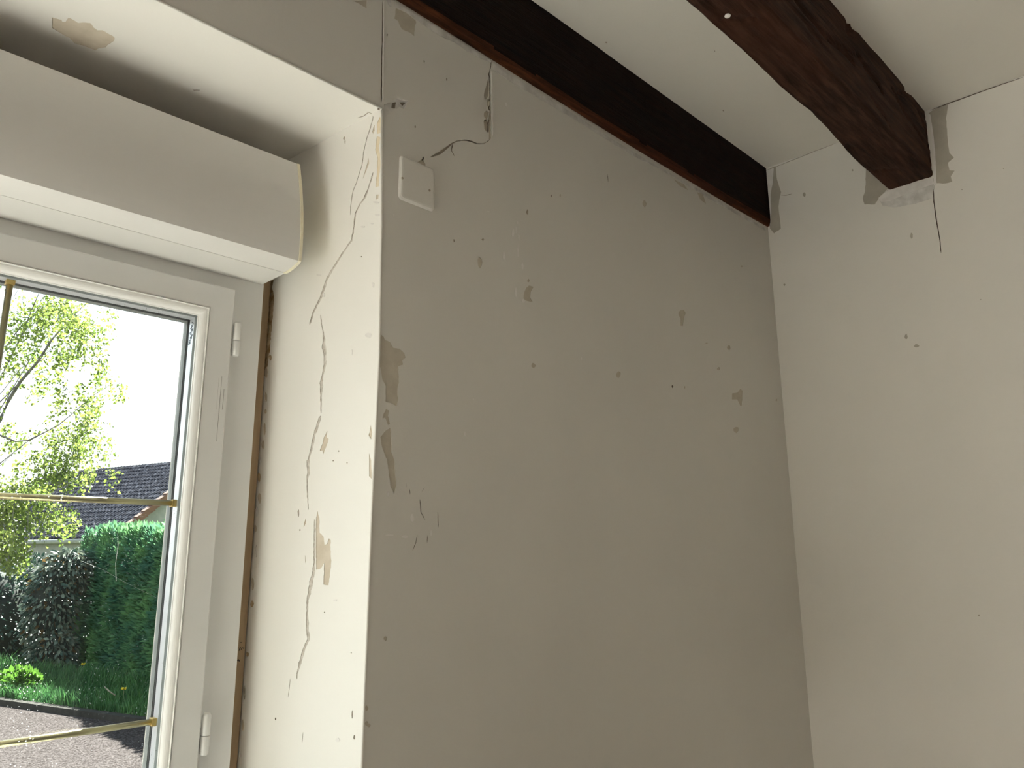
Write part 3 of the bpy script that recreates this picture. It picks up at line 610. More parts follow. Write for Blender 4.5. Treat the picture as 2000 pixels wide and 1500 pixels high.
# ------------------------------------------------------------------ window
W = empty('window_1', (-.1, 1.17, .9)); tag(W, 'white plastic casement window with brass glazing bars, panes in two columns', 'window', kind='structure')
FX0, FX1, FZ0, FZ1 = -.772, .5457, .905, CAMZ+.49
sweep_rect('window_frame', FX0, FX1, FZ0, FZ1, [(0, 1.200), (0, 1.1402), (.0735, 1.1402), (.0735, 1.152), (.062, 1.152), (.062, 1.200)], M['pvc'], W)
def sash(x0, x1, z0, z1, near):
    s = sweep_rect('sash', x0, x1, z0, z1, [(0, 1.1385), (0, 1.1252), (.0022, 1.1225), (.010, 1.1222), (.0385, 1.1208), (.0392, 1.1225), (.0445, 1.1225), (.0445, 1.163), (.0525, 1.163), (.0535, 1.168), (.0525, 1.180), (.044, 1.186), (.016, 1.186), (.016, 1.1385)], M['pvc'], W)
    arc = [(.0432+.0085*math.sin(t)*1.0, 1.1292-.0085*math.cos(t)) for t in [math.radians(q) for q in (-8, 8, 22, 36, 50, 64, 78, 90)]]
    sweep_rect('glazing_bead', x0, x1, z0, z1, [(.0402, 1.1228), (.0402, 1.1200), (.0412, 1.1192), (.0420, 1.1203)] + arc + [(.0526, 1.1296), (.0526, 1.1335), (.0450, 1.1335), (.0402, 1.1240)], M['pvc_bead'], s)
    gx0, gx1, gz0, gz1 = x0+.046, x1-.046, z0+.046, z1-.046
    ya, yb = 1.1345, 1.1375
    box('glass_pane', gx0, gx1, ya, yb, gz0, gz1, M['dusty_glass'], s)
    box('glass_pane', gx0, gx1, 1.1560, 1.1590, gz0, gz1, M['glass'], s)
    sp = sweep_rect('spacer', x0, x1, z0, z1, [(.0462, 1.1382), (.0545, 1.1382), (.0548, 1.1470), (.0545, 1.1556), (.0462, 1.1556)], M['alu'], s); tag(sp, label='aluminium spacer between the panes')
    sweep_rect('gasket', x0, x1, z0, z1, [(.0462, 1.1592), (.0538, 1.1592), (.0550, 1.1612), (.0538, 1.1632), (.0462, 1.1632)], M['black_rubber'], s)
    sweep_rect('outer_gasket', x0, x1, z0, z1, [(.0526, 1.1640), (.0549, 1.1640), (.0560, 1.170), (.0555, 1.176), (.0526, 1.178)], M['grey_rubber'], s)
    # brass glazing bars in the cavity: two rows' lines and one upright
    gb = []
    xm = (x0+x1)/2; yc = 1.1470
    def bar(a, b_, r=.0042, ry=.0042):
        # rounded bar
        n = 16; V, F = [], []; a = Vector(a); b_ = Vector(b_); t = (b_-a).normalized(); s1 = Vector((0, 1, 0)); s2 = t.cross(s1)
        for p_ in (a, b_):
            for k in range(n):
                an = 2*math.pi*k/n; V.append(p_ + s1*ry*math.cos(an) + s2*r*math.sin(an))
        for k in range(n): F.append((k, (k+1) % n, n+(k+1) % n, n+k))
        F.append(tuple(range(n))[::-1]); F.append(tuple(range(n, 2*n)))
        return mesh('glazing_bar', V, F, M['brass'], s, True)
    zt, zb_ = z1-.0548, z0+.0548
    rows = near
    bar((xm, yc, zb_), (xm, yc, zt))
    for z in rows:
        bar((x0+.0548, yc, z), (xm-.0042, yc, z)); bar((xm+.0042, yc, z), (x1-.0548, yc, z))
    bm = bmesh.new()
    for z in rows:
        for xa, xb in ((x0+.0548, x0+.0610), (x1-.0610, x1-.0548)): add_box(bm, xa, xb, yc-.0060, yc+.0060, z-.0052, z+.0052, .0008)
    add_box(bm, xm-.0052, xm+.0052, yc-.0060, yc+.0060, zt-.0062, zt, .0008); add_box(bm, xm-.0052, xm+.0052, yc-.0060, yc+.0060, zb_, zb_+.0062, .0008)
    bm_obj('bar_clips', bm, M['brass_clip'], s)
    return s
ZS0, ZS1 = .927, CAMZ+.4145
rows = [CAMZ+.0765, CAMZ-.2215]
SX1 = .4915; SX0 = .1948*2-SX1
s1 = sash(SX0, SX1, ZS0, ZS1, rows)
s2 = sash(SX0-.005-(SX1-SX0), SX0-.005, ZS0, ZS1, rows)
# fine scratches on the sash face
M['scratch'] = mat('scratch_grey', (.30, .29, .27), .8)[0]
bm = bmesh.new()
for a_, b2 in (((428, 738), (422, 800)), ((433, 735), (427, 812)), ((430, 770), (424, 862)), ((438, 760), (434, 800))):
    A_, B_ = on(*a_, 1, 1.1221), on(*b2, 1, 1.1221); add_box(bm, min(A_.x, B_.x), min(A_.x, B_.x)+.0005, 1.1219, 1.1223, B_.z, A_.z)
bm_obj('scratches', bm, M['scratch'], s1)
# tiny illegible print on the spacer near the top right corner
bm = bmesh.new(); R2 = random.Random(3)
zz = ZS1-.0548-.006
while zz > ZS1-.0548-.040:
    h = R2.uniform(.0008, .0022); y0 = R2.uniform(1.1400, 1.146); add_box(bm, SX1-.0551, SX1-.0548, y0, y0+R2.uniform(.003, .008), zz-h, zz); zz -= h + R2.uniform(.0003, .0010)
bm_obj('printed_mark', bm, M['printed'], s1)
# fine threads and a streak on the glass
gy = 1.1341
pts = [on(230, 1040, 1, gy), on(231, 1065, 1, gy), on(226, 1100, 1, gy), on(227, 1135, 1, gy)]
M['smear'] = mat('dried_smear', (.45, .50, .48), .5)[0]
tube('dried_streak', [p_ for p_ in pts], [.0003, .0006, .0004, .0006], M['smear'], s1, 5)
tube('cobweb_thread', [on(x, y, 1, gy) for x, y in [(160, 1096), (200, 1112), (240, 1135), (305, 1167)]], .00013, M['smear'], s1, 4)
# hinges
def hinge(zt, zb2, cap_):
    h = empty('hinge', (SX1+.006, 1.126, (zt+zb2)/2)); h.parent = W; h.location = Vector(h.location) - Vector(W.location)
    l0 = Vector((SX1+.0090, 1.1275, 0)); zm_ = zb2+(zt-zb2)*.46; rr = .0062
    def cyl(name, z0, z1, rad, bt, bb):
        n = 20; rings = [(z0, rad-bb), (z0+bb, rad), (z1-bt, rad), (z1, rad-bt*cap_ if cap_ else rad-.0006)]
        if not cap_: rings[3] = (z1, rad-.0006)
        V, F = [], []
        for z, r_ in rings:
            for k in range(n): V.append((l0.x+r_*math.cos(2*math.pi*k/n), l0.y+r_*math.sin(2*math.pi*k/n), z))
        for i in range(3):
            for k in range(n): F.append((i*n+k, i*n+(k+1) % n, (i+1)*n+(k+1) % n, (i+1)*n+k))
        F.append(tuple(range(n))[::-1]); F.append(tuple(range(3*n, 4*n)))
        me = bpy.data.meshes.new(name); me.from_pydata(V, [], F); me.update(); return me
    hl = Vector(W.location)+Vector(h.location)
    for nm, a, b_, bt in (('upper_barrel', zm_+.0004, zt, .004 if cap_ else .0008), ('lower_barrel', zb2, zm_-.0004, .0006)):
        me = cyl(nm, a, b_, rr, bt, .0008 if nm[0] == 'u' else .0022)
        me.transform(Matrix.Translation(-hl)); ob = bpy.data.objects.new(nm, me); C.objects.link(ob); me.materials.append(M['pvc']); ob.parent = h
        for q in me.polygons: q.use_smooth = len(q.vertices) == 4
    bm = bmesh.new(); add_box(bm, SX1-.001, SX1+.006, 1.1275, 1.1385, zm_+.002, zm_+.010, .0008); add_box(bm, SX1+.004, SX1+.012, 1.130, 1.1400, zb2+.008, zm_-.004, .0008)
    me = bpy.data.meshes.new('hinge_arm'); bm.to_mesh(me); bm.free(); me.transform(Matrix.Translation(-hl)); ob = bpy.data.objects.new('hinge_arm', me); C.objects.link(ob); me.materials.append(M['pvc']); ob.parent = h
hinge(CAMZ+.3615, CAMZ+.3075, 0); hinge(CAMZ-.2165, CAMZ-.2725, .55)
# timber packing strip between frame and reveal
bt = box('timber_batten', .5465, .5730, 1.1720, 1.200, .905, CAMZ+.47, M['batten'], None, .0008)
tag(bt, 'narrow raw timber strip wedged between the window frame and the cracked reveal', 'batten')
bm = bmesh.new()
def stroke(a, b_, w):
    A_, B_ = on(*a, 1, 1.1717), on(*b_, 1, 1.1717); d = (B_-A_).normalized(); s_ = d.cross(Vector((0, 1, 0)))*w
    vs_ = [bm.verts.new(q) for q in (A_-s_, A_+s_, B_+s_, B_-s_)]; f = bm.faces.new(vs_)
    r_ = bmesh.ops.extrude_face_region(bm, geom=[f]); bmesh.ops.translate(bm, vec=(0, .0004, 0), verts=[v for v in r_['geom'] if isinstance(v, bmesh.types.BMVert)])
for a, b_, w in [((464.4, 1269), (465.2, 1264), .0004), ((467, 1271), (469.5, 1264), .0007), ((471, 1269), (473.5, 1264), .0005), ((475, 1267), (476.5, 1265), .0007), ((463.5, 1291), (465, 1288), .0006), ((465, 1288), (468, 1291.5), .0008), ((469, 1255), (473, 1254), .0003)]: stroke(a, b_, w)
pm = bm_obj('pen_marks', bm, M['ink'], bt); tag(pm, label='short dark handwritten pen strokes')
portal((-.1, 1.40, 1.42), (math.radians(-90), 0, 0), 1.2, 1.1)

# ------------------------------------------------------------------ blanking plate
a, b_ = .6405, .7105; z0, z1 = CAMZ+.5440, CAMZ+.6188
pc = empty('blanking_plate', ((a+b_)/2, YW, (z0+z1)/2)); tag(pc, 'square painted-over blanking plate on the shaded wall below the stepped crack', 'cover plate')
bm = bmesh.new(); n = 6; out = []
for cx, cz, st in ((b_-.007, z1-.007, 0), (a+.007, z1-.007, 90), (a+.007, z0+.007, 180), (b_-.007, z0+.007, 270)):
    for k in range(n+1): an = math.radians(st+90*k/n); out.append((cx+.007*math.cos(an), cz+.007*math.sin(an)))
ccx, ccz = (a+b_)/2, (z0+z1)/2
def ring(sc, y): return [bm.verts.new((ccx+(x-ccx)*sc, y, ccz+(z-ccz)*sc)) for x, z in out]
rings = [ring(1.012, YW-.0002), ring(1, YW-.0015), ring(.985, YW-.0026), ring(.93, YW-.0044), ring(.86, YW-.0048)]
for r1, r2 in zip(rings, rings[1:]):
    for k in range(len(out)): bm.faces.new((r1[k], r1[(k+1) % len(out)], r2[(k+1) % len(out)], r2[k]))
bm.faces.new(rings[-1]); bm.faces.new(rings[0][::-1])
bm_obj('plate', bm, M['paint_shaded_wall'], pc)
for x, y in ((786, 348), (839, 372)):
    p = on(x, y, 1, YW-.0048); bm = bmesh.new()
    bmesh.ops.create_cone(bm, cap_ends=True, segments=16, radius1=.0022, radius2=.0018, depth=.0012, matrix=Matrix.Translation((p.x, YW-.0050, p.z)) @ Matrix.Rotation(math.radians(90), 4, 'X'))
    bm_obj('screw', bm, M['screw'], pc)

# ------------------------------------------------------------------ outdoors
GZ = -.15
M['gravel'] = noisy('gravel', (.020, .0165, .0155), (.090, .079, .077), 70, .95, 1.0, .03, 45, detail=8, spec=0)
M['soil'] = noisy('soil', (.10, .12, .05), (.17, .19, .09), 3, .95, .6, .02, 20)
K0, K1 = Vector((2.35, 10.83, 0)), Vector((3.13, 8.46, 0)); kd = (K1-K0).normalized(); kn = Vector((-kd.y, kd.x, 0))
if kn.x < 0: kn = -kn
NP, FP_ = K1+kd*9, K0-kd*25
def quad(name, pts, z, m_): return mesh(name, [(p[0], p[1], z) for p in pts], [tuple(range(len(pts)))], m_)
o = box('gravel_drive', -60, 60, -60, 90, GZ-.25, GZ, M['gravel']); tag(o, 'pale pinkish gravel driveway outside the window', 'driveway', kind='structure')
bm = bmesh.new()
vs_ = [bm.verts.new((p_.x, p_.y, GZ+.002)) for p_ in (NP+kn*.05, FP_+kn*.05, FP_+kn*40, NP+kn*40)]; bm.faces.new(vs_)
r_ = bmesh.ops.extrude_face_region(bm, geom=bm.faces[:]); bmesh.ops.translate(bm, vec=(0, 0, .045), verts=[v for v in r_['geom'] if isinstance(v, bmesh.types.BMVert)])
o = bm_obj('lawn_ground', bm, M['soil']); tag(o, 'dark earth strip under the grass beside the driveway', 'ground', kind='structure')
M['kerb'] = noisy('kerb_concrete', (.03, .029, .026), (.045, .043, .038), 12, .9, .6, .006, 60, spec=.05)
bm = bmesh.new()
q = [NP-kn*.05, FP_-kn*.05, FP_+kn*.05, NP+kn*.05]; vs_ = [bm.verts.new((p_.x, p_.y, GZ-.05)) for p_ in q]; bm.faces.new(vs_)
r_ = bmesh.ops.extrude_face_region(bm, geom=bm.faces[:]); bmesh.ops.translate(bm, vec=(0, 0, .11), verts=[v for v in r_['geom'] if isinstance(v, bmesh.types.BMVert)])
o = bm_obj('kerb', bm, M['kerb']); tag(o, 'low grey concrete edging between gravel and grass', 'kerb', kind='structure')

def leafmat(name, c1, c2, trans=.4, rough=.5, spec=.5, scale=9):
    m, n, l, b = mat(name, c1, rough, spec=spec); v = tcoord(n, l)
    col = ramp(n, l, nz(n, l, v, scale, 2), [(.35, c1), (.65, c2)]); l.new(col, b.inputs['Base Color'])
    if trans:
        t = n.new('ShaderNodeBsdfTranslucent'); l.new(col, t.inputs['Color']); x = n.new('ShaderNodeMixShader'); x.inputs[0].default_value = trans
        o_ = n['Material Output']; l.new(b.outputs[0], x.inputs[1]); l.new(t.outputs[0], x.inputs[2]); l.new(x.outputs[0], o_.inputs[0])
    return m
rng = np.random.default_rng(5)
def leaves(name, P, size, mat_, parent, aspect=.55, droop=0.0, fold=.25, dirs=None, mats=None, mi=None):
    """P (n,3); a folded six-point leaf at each point"""
    P = np.asarray(P, float); n_ = len(P)
    s = size*(rng.uniform(.6, 1.25, n_))[:, None]
    t = rng.normal(size=(n_, 3)) if dirs is None else dirs + rng.normal(size=(n_, 3))*.35
    t[:, 2] -= droop; t /= np.linalg.norm(t, axis=1)[:, None]
    u = np.cross(t, rng.normal(size=(n_, 3))); u /= np.linalg.norm(u, axis=1)[:, None]; w = np.cross(t, u)
    a = P; tip = P + t*s; m1 = P + t*s*.35; m2 = P + t*s*.7; h = aspect*.5
    L1 = m1 + u*s*h + w*s*fold*h; L2 = m2 + u*s*h*.7 + w*s*fold*h*.7; R1 = m1 - u*s*h + w*s*fold*h; R2_ = m2 - u*s*h*.7 + w*s*fold*h*.7
    V = np.stack([a, L1, L2, tip, R2_, R1], 1).reshape(-1, 3)
    me = bpy.data.meshes.new(name); me.vertices.add(n_*6); me.vertices.foreach_set('co', V.ravel())
    idx = (np.arange(n_)[:, None]*6 + np.array([[0, 1, 2, 3, 0, 3, 4, 5]])).ravel()
    me.loops.add(n_*8); me.loops.foreach_set('vertex_index', idx.astype(np.int32)); me.polygons.add(n_*2)
    me.polygons.foreach_set('loop_start', np.arange(0, n_*8, 4, dtype=np.int32)); me.polygons.foreach_set('loop_total', np.full(n_*2, 4, np.int32))
    if mi is not None: me.polygons.foreach_set('material_index', np.repeat(mi, 2).astype(np.int32))
    me.update(calc_edges=True); me.validate()
    return link(name, me, mats or mat_, parent)
# conifer hedge: x 4.0 - 5.1, along y
HX0, HX1, HY0, HY1, HZ = 3.84, 4.9, 5.5, 13.75, 1.88
M['conifer'] = leafmat('conifer_green', (.050, .135, .090), (.125, .26, .10), .45, .6, .3, 2.2)
M['conifer_core'] = noisy('conifer_core', (.010, .022, .010), (.02, .04, .018), 6, .9, 1, .1, 5)
hd = empty('conifer_hedge', ((HX0+HX1)/2, 9.7, GZ)); tag(hd, 'tall clipped conifer hedge, dark face with a bright green top, beside the drive', 'hedge')
bm = bmesh.new(); add_box(bm, HX0+.12, HX1-.12, HY0+.1, HY1-.12, GZ, HZ-.12); bmesh.ops.subdivide_edges(bm, edges=bm.edges[:], cuts=14, use_grid_fill=True)
for v in bm.verts: v.co += Vector((noise.noise(v.co*2.2), noise.noise(v.co*2.2+Vector((7, 0, 0))), noise.noise(v.co*2+Vector((0, 9, 0)))*.6))*.10
bm_obj('inner_branches', bm, M['conifer_core'], hd, True)
def hedge_pts(n_):
    out = []; D = []
    for _ in range(n_):
        k = R.random()
        y = R.uniform(HY0, HY1); z = GZ + (HZ-GZ)*R.random()
        if k < .62: p_ = Vector((HX0, y, z)); d = Vector((-1, 0, .35))
        elif k < .85: p_ = Vector((R.uniform(HX0, HX1), y, HZ)); d = Vector((-.2, 0, 1))
        else: p_ = Vector((R.uniform(HX0, HX1), HY1, z)); d = Vector((-.2, 1, .35))
        if k < .62 and z > HZ-.25: p_.x += (z-HZ+.25)*.35; d = Vector((-.6, 0, .9))
        nn_ = noise.noise(p_*1.6)*.10 + noise.noise(p_*5)*.05
        p_ += d.normalized()*(nn_ + R.uniform(-.10, .03)); out.append(p_); D.append(d.normalized())
    return np.array(out), np.array(D)
Pp, Dd = hedge_pts(52000)
leaves('foliage', Pp, .10, M['conifer'], hd, .28, .0, .1, Dd)
# broadleaf shrubs at the far end of the hedge
M['laurel'] = leafmat('laurel_leaf', (.016, .036, .028), (.042, .075, .056), .12, .45, .12)
M['olive_leaf'] = leafmat('variegated_leaf', (.06, .09, .072), (.14, .16, .12), .2, .45, .12)
M['rust_leaf'] = leafmat('rust_leaf', (.085, .05, .018), (.12, .08, .03), .3, .5, .1)
M['bark'] = noisy('bark', (.10, .09, .08), (.22, .20, .18), 14, .9, .8, .01, 40)
M['dark_core'] = noisy('shrub_core', (.006, .010, .008), (.012, .018, .012), 5, .95, 0)
def blob_pts(bl, n_):
    out = []; D = []
    for _ in range(n_):
        c, rad = bl[R.randrange(len(bl))]; c = Vector(c); rad = Vector(rad)
        d = Vector((R.gauss(0, 1), R.gauss(0, 1), R.gauss(0, 1))).normalized(); f = R.uniform(.72, 1.05)
        p_ = c + Vector((d.x*rad.x, d.y*rad.y, d.z*rad.z))*f
        if p_.z < GZ+.03: continue
        out.append(p_ + Vector((1, 1, 1))*.05*noise.noise(p_*3)); D.append(d)
    return np.array(out), np.array(D)
def shrub(name, bl, n_, size, mats_, wts, label, droop=.4):
    c0 = Vector(bl[0][0]); e_ = empty(name, (c0.x, c0.y, GZ)); tag(e_, label, 'shrub')
    bm = bmesh.new()
    for c, rad in bl: bmesh.ops.create_icosphere(bm, subdivisions=3, radius=.82, matrix=Matrix.Translation(c) @ Matrix.Diagonal((*rad, 1)))
    for v in bm.verts: v.co.z = max(v.co.z, GZ); v.co += Vector((1, .6, .8))*.08*noise.noise(v.co*3)
    bm_obj('inner_branches', bm, M['dark_core'], e_, True)
    P_, D_ = blob_pts(bl, n_); mi = rng.choice(len(mats_), size=len(P_), p=wts)
    leaves('foliage', P_, size, None, e_, .45, droop, .25, D_, mats_, mi)
    return e_
shrub('laurel_shrub', [((2.85, 14.5, .50), (.65, .8, .95)), ((2.3, 14.8, .45), (.8, .7, .9)), ((3.45, 14.9, .55), (.45, .7, .95)), ((1.8, 15.1, .5), (.7, .8, 1.0)), ((3.85, 14.7, .55), (.5, .6, .95))], 15000, .085, [M['laurel'], M['olive_leaf']], [.85, .15], 'dark glossy evergreen shrub left of the clipped hedge')
shrub('variegated_shrub', [((3.30, 13.0, .75), (.34, .35, .75)), ((3.33, 12.8, .10), (.30, .30, .45)), ((3.48, 13.1, 1.28), (.32, .35, .34))], 5200, .095, [M['olive_leaf'], M['laurel'], M['rust_leaf']], [.66, .27, .07], 'paler shrub with hanging grey-green and rust leaves at the left end of the hedge', 1.1)
# grass
M['grass'] = leafmat('grass_blade', (.030, .090, .032), (.06, .155, .045), .35, .55, .4, 3)
def grass(n_):
    V, F = [], []
    for _ in range(n_):
        t = R.uniform(-2.5, 10)**1.0; u_ = R.random()**1.4*1.3
        base = K1 - kd*t + kn*(.06+u_)
        if base.x > HX0-.05: continue
        h = R.uniform(.06, .17)*(1+.6*u_)*(1+.5*noise.noise(base*1.7)); an = R.uniform(0, 2*math.pi); w = .006; ln = R.uniform(.1, .7)*h
        dx, dy = math.cos(an), math.sin(an); la = R.uniform(0, 2*math.pi); lx, ly = math.cos(la)*ln, math.sin(la)*ln
        z = GZ+.045; i = len(V)
        V += [(base.x-dx*w, base.y-dy*w, z), (base.x+dx*w, base.y+dy*w, z), (base.x+dx*w*.7+lx*.4, base.y+dy*w*.7+ly*.4, z+h*.6), (base.x-dx*w*.7+lx*.4, base.y-dy*w*.7+ly*.4, z+h*.6), (base.x+lx, base.y+ly, z+h)]
        F += [(i, i+1, i+2, i+3), (i+3, i+2, i+4)]
    return V, F
V_, F_ = grass(26000)
o = mesh('grass', V_, F_, M['grass']); tag(o, 'rough green grass growing between the kerb and the hedge', 'grass', kind='stuff')
# bright low plant at the kerb
M['bright_leaf'] = leafmat('bright_leaf', (.05, .12, .015), (.08, .17, .025), .5, .5, .4)
lp = empty('leafy_weed', tuple(on(28, 1352, 2, GZ+.05))); tag(lp, 'low sunlit yellow-green leafy weed at the edge of the grass', 'plant')
c = Vector(lp.location); P_, D_ = blob_pts([((c.x, c.y, GZ+.14), (.16, .30, .15)), ((c.x-.15, c.y+.45, GZ+.11), (.18, .35, .12)), ((c.x+.08, c.y-.25, GZ+.2), (.12, .14, .12))], 900)
leaves('foliage', P_, .075, M['bright_leaf'], lp, .7, -.5, .2, D_)
# dandelions
M['yellow_flower'] = mat('yellow_petals', (.6, .48, .03), .6)[0]; M['stem'] = mat('green_stem', (.06, .08, .03), .6)[0]
for i, (px, py, dd, ht, lab) in enumerate([(163, 1298, 11.7, .42, 'yellow dandelion flower close against the hedge foot, left of the other'), (242, 1346, 9.75, .20, 'yellow dandelion flower nearer the kerb, right of the other')]):
    q_ = atd(px, py, dd); g = empty('dandelion', (q_.x, q_.y, GZ+.045)); tag(g, lab, 'flower', 'dandelions in the grass')
    tube('stem', [(q_.x+.01, q_.y, GZ+.045), (q_.x+.006, q_.y, (GZ+q_.z)/2), (q_.x, q_.y, q_.z)], .0035, M['stem'], g, 6)
    Pc = np.array([[q_.x, q_.y, q_.z]]*60); dr = rng.normal(size=(60, 3)); dr[:, 2] = np.abs(dr[:, 2])*.6
    leaves('flower_head', Pc, .030, M['yellow_flower'], g, .3, 0, .1, dr*2)
q_ = [atd(204, 1341, 9.8), atd(213, 1350, 9.75), atd(225, 1358, 9.7)]
M['straw'] = mat('dry_straw', (.13, .12, .08), .7)[0]
t_ = tube('dry_stalk', q_, [.006, .008, .007], M['straw']); tag(t_, 'pale dry stalk lying in the grass left of the nearer dandelion', 'stalk')

# house beyond
H1, H0 = CAMZ+4.1, CAMZ+.73
Bp, Ap, Dp = on(418, 895, 2, H1), on(100, 925, 2, H1), on(222, 1050, 2, H0)
dirR = (Ap-Bp); Lr = dirR.length; dirR.normalize(); Cp = Dp + dirR*Lr*1.12; Ap2 = Ap
slope = Dp-Bp; slope_l = slope.length; sd = slope.normalized(); nrm = dirR.cross(sd); 
if nrm.z < 0: nrm = -nrm
Ep = Bp + (Bp-Dp); Ep.z = H0
hs = empty('neighbour_house', ((Bp.x+Dp.x)/2, (Bp.y+Dp.y)/2, GZ)); tag(hs, 'neighbouring house with a wide dark grey tiled roof above the hedge', 'house')
m, n, l, b = mat('roof_tiles', (.02, .02, .02), .9, spec=.02); v = tcoord(n, l)
l.new(ramp(n, l, nz(n, l, v, 6, 6), [(.3, (.009, .010, .015)), (.5, (.018, .019, .028)), (.72, (.085, .088, .108))]), b.inputs['Base Color']); bump(n, l, b, nz(n, l, v, 22, 4), .7, .03); M['tiles'] = m  # pale noise stop paints sun glints into the tile colour
NA, NB = 520, 170; V_, F_ = [], []
ca, cb = Lr, slope_l
for j in range(NB+1):
    tb = j/NB*cb; row = tb/.26; fr_ = row-math.floor(row)
    for i in range(NA+1):
        ta = i/NA
        p0 = Bp + sd*tb + dirR*(Lr*(1+.12*tb/cb))*ta
        off = .022*abs(math.sin(math.pi*(ta*Lr/.22 + .5*(int(row) % 2)))) + .018*fr_
        V_.append(p0 + nrm*(off+.02))
for j in range(NB):
    for i in range(NA): a_ = j*(NA+1)+i; F_.append((a_, a_+1, a_+NA+2, a_+NA+1))
mesh('roof_slope', V_, F_, M['tiles'], hs)
bm = bmesh.new()
def solid(pts, off):
    a_ = [bm.verts.new(p_) for p_ in pts]; b2_ = [bm.verts.new(p_+off) for p_ in pts]; n_ = len(pts)
    bm.faces.new(a_); bm.faces.new(b2_[::-1])
    for i in range(n_): bm.faces.new((a_[i], a_[(i+1) % n_], b2_[(i+1) % n_], b2_[i]))
solid([Bp, Ap, Cp, Dp], -nrm*.15); bm_obj('roof_deck', bm, M['tiles'], hs)
bm = bmesh.new(); Fp = Ep + dirR*Lr; nr2 = dirR.cross(Ep-Bp); nr2 = -nr2.normalized() if nr2.z > 0 else nr2.normalized()
solid([Bp, Ap, Fp, Ep], nr2*.15); bm_obj('back_roof_slope', bm, M['tiles'], hs)
M['house_wall'] = noisy('house_render', (.16, .17, .17), (.20, .21, .205), 4, .85, .3, .004, 40)
bm = bmesh.new(); dz = Vector((0, 0, -.16)); inn = dirR*.35
gb_ = [Bp+dz, Dp+dz+(Bp-Dp).normalized()*.35, Vector((Dp.x, Dp.y, -3))+(Bp-Dp).normalized()*.35*Vector((1, 1, 0)).length/1.41, Vector((Ep.x, Ep.y, -3)), Ep+dz]
gb_[2] = Vector((gb_[1].x, gb_[1].y, -3)); solid([p_+inn for p_ in gb_], dirR*(Lr-.6)); bm_obj('wall', bm, M['house_wall'], hs)
M['red_tile'] = noisy('verge_tile', (.07, .03, .02), (.11, .05, .035), 3, .7, .5, .02, 8)
bm = bmesh.new(); k = 14
for i in range(k):
    p0 = Bp + sd*cb*i/k; p1 = Bp + sd*cb*(i+1)/k; solid([p0-dirR*.10+nrm*.08, p1-dirR*.10+nrm*.12, p1+dirR*.14+nrm*.12, p0+dirR*.14+nrm*.08], -nrm*.24)
bm_obj('verge_tiles', bm, M['red_tile'], hs)
tube('gutter', [Dp-Vector((0, 0, .05))+sd*.08, Cp-Vector((0, 0, .05))+sd*.08], .09, M['house_wall'], hs, 10)

# birch tree: trunk outside the frame, branches reaching into the pane
M['birch_leaf'] = leafmat('birch_leaf', (.095, .15, .028), (.18, .225, .05), .6, .45, .4, 4)
M['birch_bark'] = noisy('birch_bark', (.08, .075, .07), (.2, .19, .17), 8, .85, .5, .01, 30, vec=(1, 1, 3))
bt_ = empty('birch_tree', (1.20, 10.3, GZ)); tag(bt_, 'birch tree with drooping branches of small yellow-green spring leaves', 'tree')
T0 = Vector((1.20, 10.3, GZ)); T1 = Vector((1.12, 10.35, 2.2)); T2 = Vector((1.22, 10.3, 4.6)); T3 = Vector((1.4, 10.3, 7.2))
tube('trunk', [T0, T0.lerp(T1, .5), T1, T2, T3], [.17, .15, .13, .09, .03], M['birch_bark'], bt_, 12)
LIMBS = [([(-60, 900), (0, 820), (18, 780), (40, 745), (75, 705), (100, 665), (130, 630), (160, 600), (175, 575)], .030, 10.3),
         ([(-60, 860), (0, 740), (20, 700), (45, 650), (60, 610), (75, 575), (90, 545)], .018, 10.6),
         ([(-60, 880), (0, 785), (40, 745), (60, 720), (85, 700), (110, 675)], .012, 10.1),
         ([(-60, 830), (0, 850), (30, 862), (55, 860), (80, 848), (115, 830), (150, 800), (185, 770), (215, 752), (245, 748)], .014, 9.9),
         ([(-60, 960), (0, 905), (25, 885), (55, 862), (75, 852)], .012, 10.0),
         ([(-60, 1005), (0, 992), (20, 987), (60, 975), (110, 960), (150, 935)], .010, 9.7),
         ([(-60, 720), (0, 690), (40, 640), (80, 600), (120, 575), (150, 570)], .010, 10.7),
         ([(-60, 930), (0, 800), (30, 750), (60, 700), (90, 655), (120, 610)], .010, 10.4), ([(-60, 800), (0, 700), (30, 650), (60, 620)], .009, 10.2), ([(-60, 940), (0, 910), (40, 872), (70, 850)], .008, 9.9), ([(0, 770), (40, 720), (90, 690), (140, 650), (190, 610)], .009, 10.5),
         ([(-40, 640), (10, 615), (30, 575), (45, 550)], .010, 10.8)]
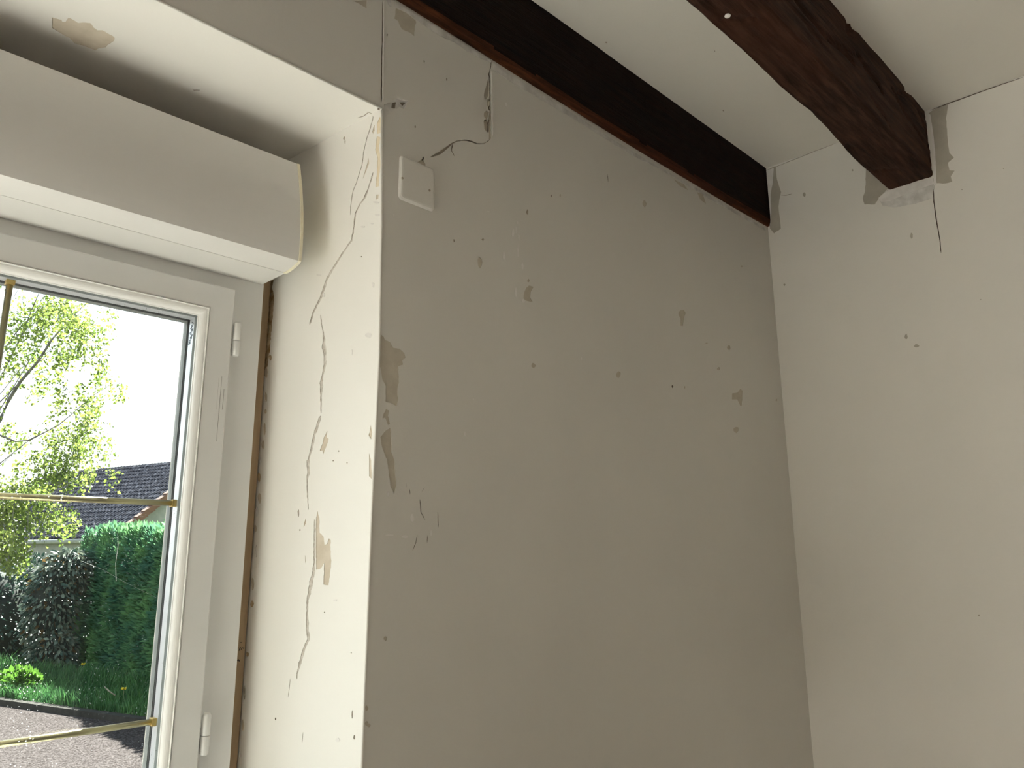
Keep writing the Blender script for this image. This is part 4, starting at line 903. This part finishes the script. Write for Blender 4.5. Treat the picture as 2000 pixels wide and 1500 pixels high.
for pl, r0, dd in LIMBS:
    pts = [atd(x, y, dd + .25*math.sin(i*.9)) for i, (x, y) in enumerate(pl)]
    pts = [T1.lerp(T2, .2+.5*R.random())] + pts
    tube('branch', pts, [r0*.95*(1-.85*i/(len(pts)-1)) for i in range(len(pts))], M['birch_bark'], bt_, 6)
CL = [(115, 600, 70, 45, 560), (150, 640, 60, 50, 460), (75, 640, 60, 60, 300), (40, 700, 50, 60, 260), (30, 620, 40, 60, 200), (130, 690, 50, 30, 210), (190, 640, 35, 50, 130), (195, 705, 15, 30, 80), (215, 610, 14, 40, 26),
      (90, 745, 60, 40, 110), (150, 775, 60, 28, 230), (215, 752, 34, 20, 100), (248, 745, 14, 12, 20), (180, 810, 40, 35, 230), (110, 850, 60, 30, 240), (150, 870, 38, 45, 330), (195, 865, 20, 40, 110), (215, 880, 14, 14, 26), (232, 922, 9, 14, 34),
      (120, 915, 45, 30, 330), (60, 900, 60, 45, 230), (165, 920, 22, 22, 110), (30, 960, 50, 40, 330), (75, 955, 40, 22, 260), (20, 1010, 45, 45, 560), (60, 1010, 30, 30, 170), (100, 1000, 26, 26, 150), (120, 1020, 22, 18, 70), (145, 1000, 20, 14, 80), (15, 1065, 40, 35, 420), (50, 1070, 20, 20, 70), (20, 850, 40, 50, 150), (-60, 800, 60, 180, 900), (-60, 1000, 60, 100, 500)]
P_ = []; tw = ([], [])
for cx, cy_, rx, ry, k in CL:
    dd = R.uniform(9.4, 10.8)
    for _ in range(max(1, k//12)):
        x = cx+R.gauss(0, rx*.45); y = cy_+R.gauss(0, ry*.45)-8; d2 = dd+R.gauss(0, .25)
        p0 = atd(x, y, d2); L = R.uniform(.10, .32); sw = R.uniform(-.05, .05)
        vv, ff = tube_data([p0, p0+Vector((sw*.5, 0, -L*.5)), p0+Vector((sw, 0, -L))], [.0022, .0018, .001], 3, len(tw[0])); tw[0].extend(vv); tw[1].extend(ff)
        for j in range(20):
            t = R.random(); P_.append(p0 + Vector((sw*t+R.gauss(0, .035), R.gauss(0, .05), -L*t+R.gauss(0, .03))))
tag(mesh('twigs', tw[0], tw[1], M['birch_bark'], bt_), kind='stuff')
leaves('foliage', P_, .042, M['birch_leaf'], bt_, .75, 1.0, .15)
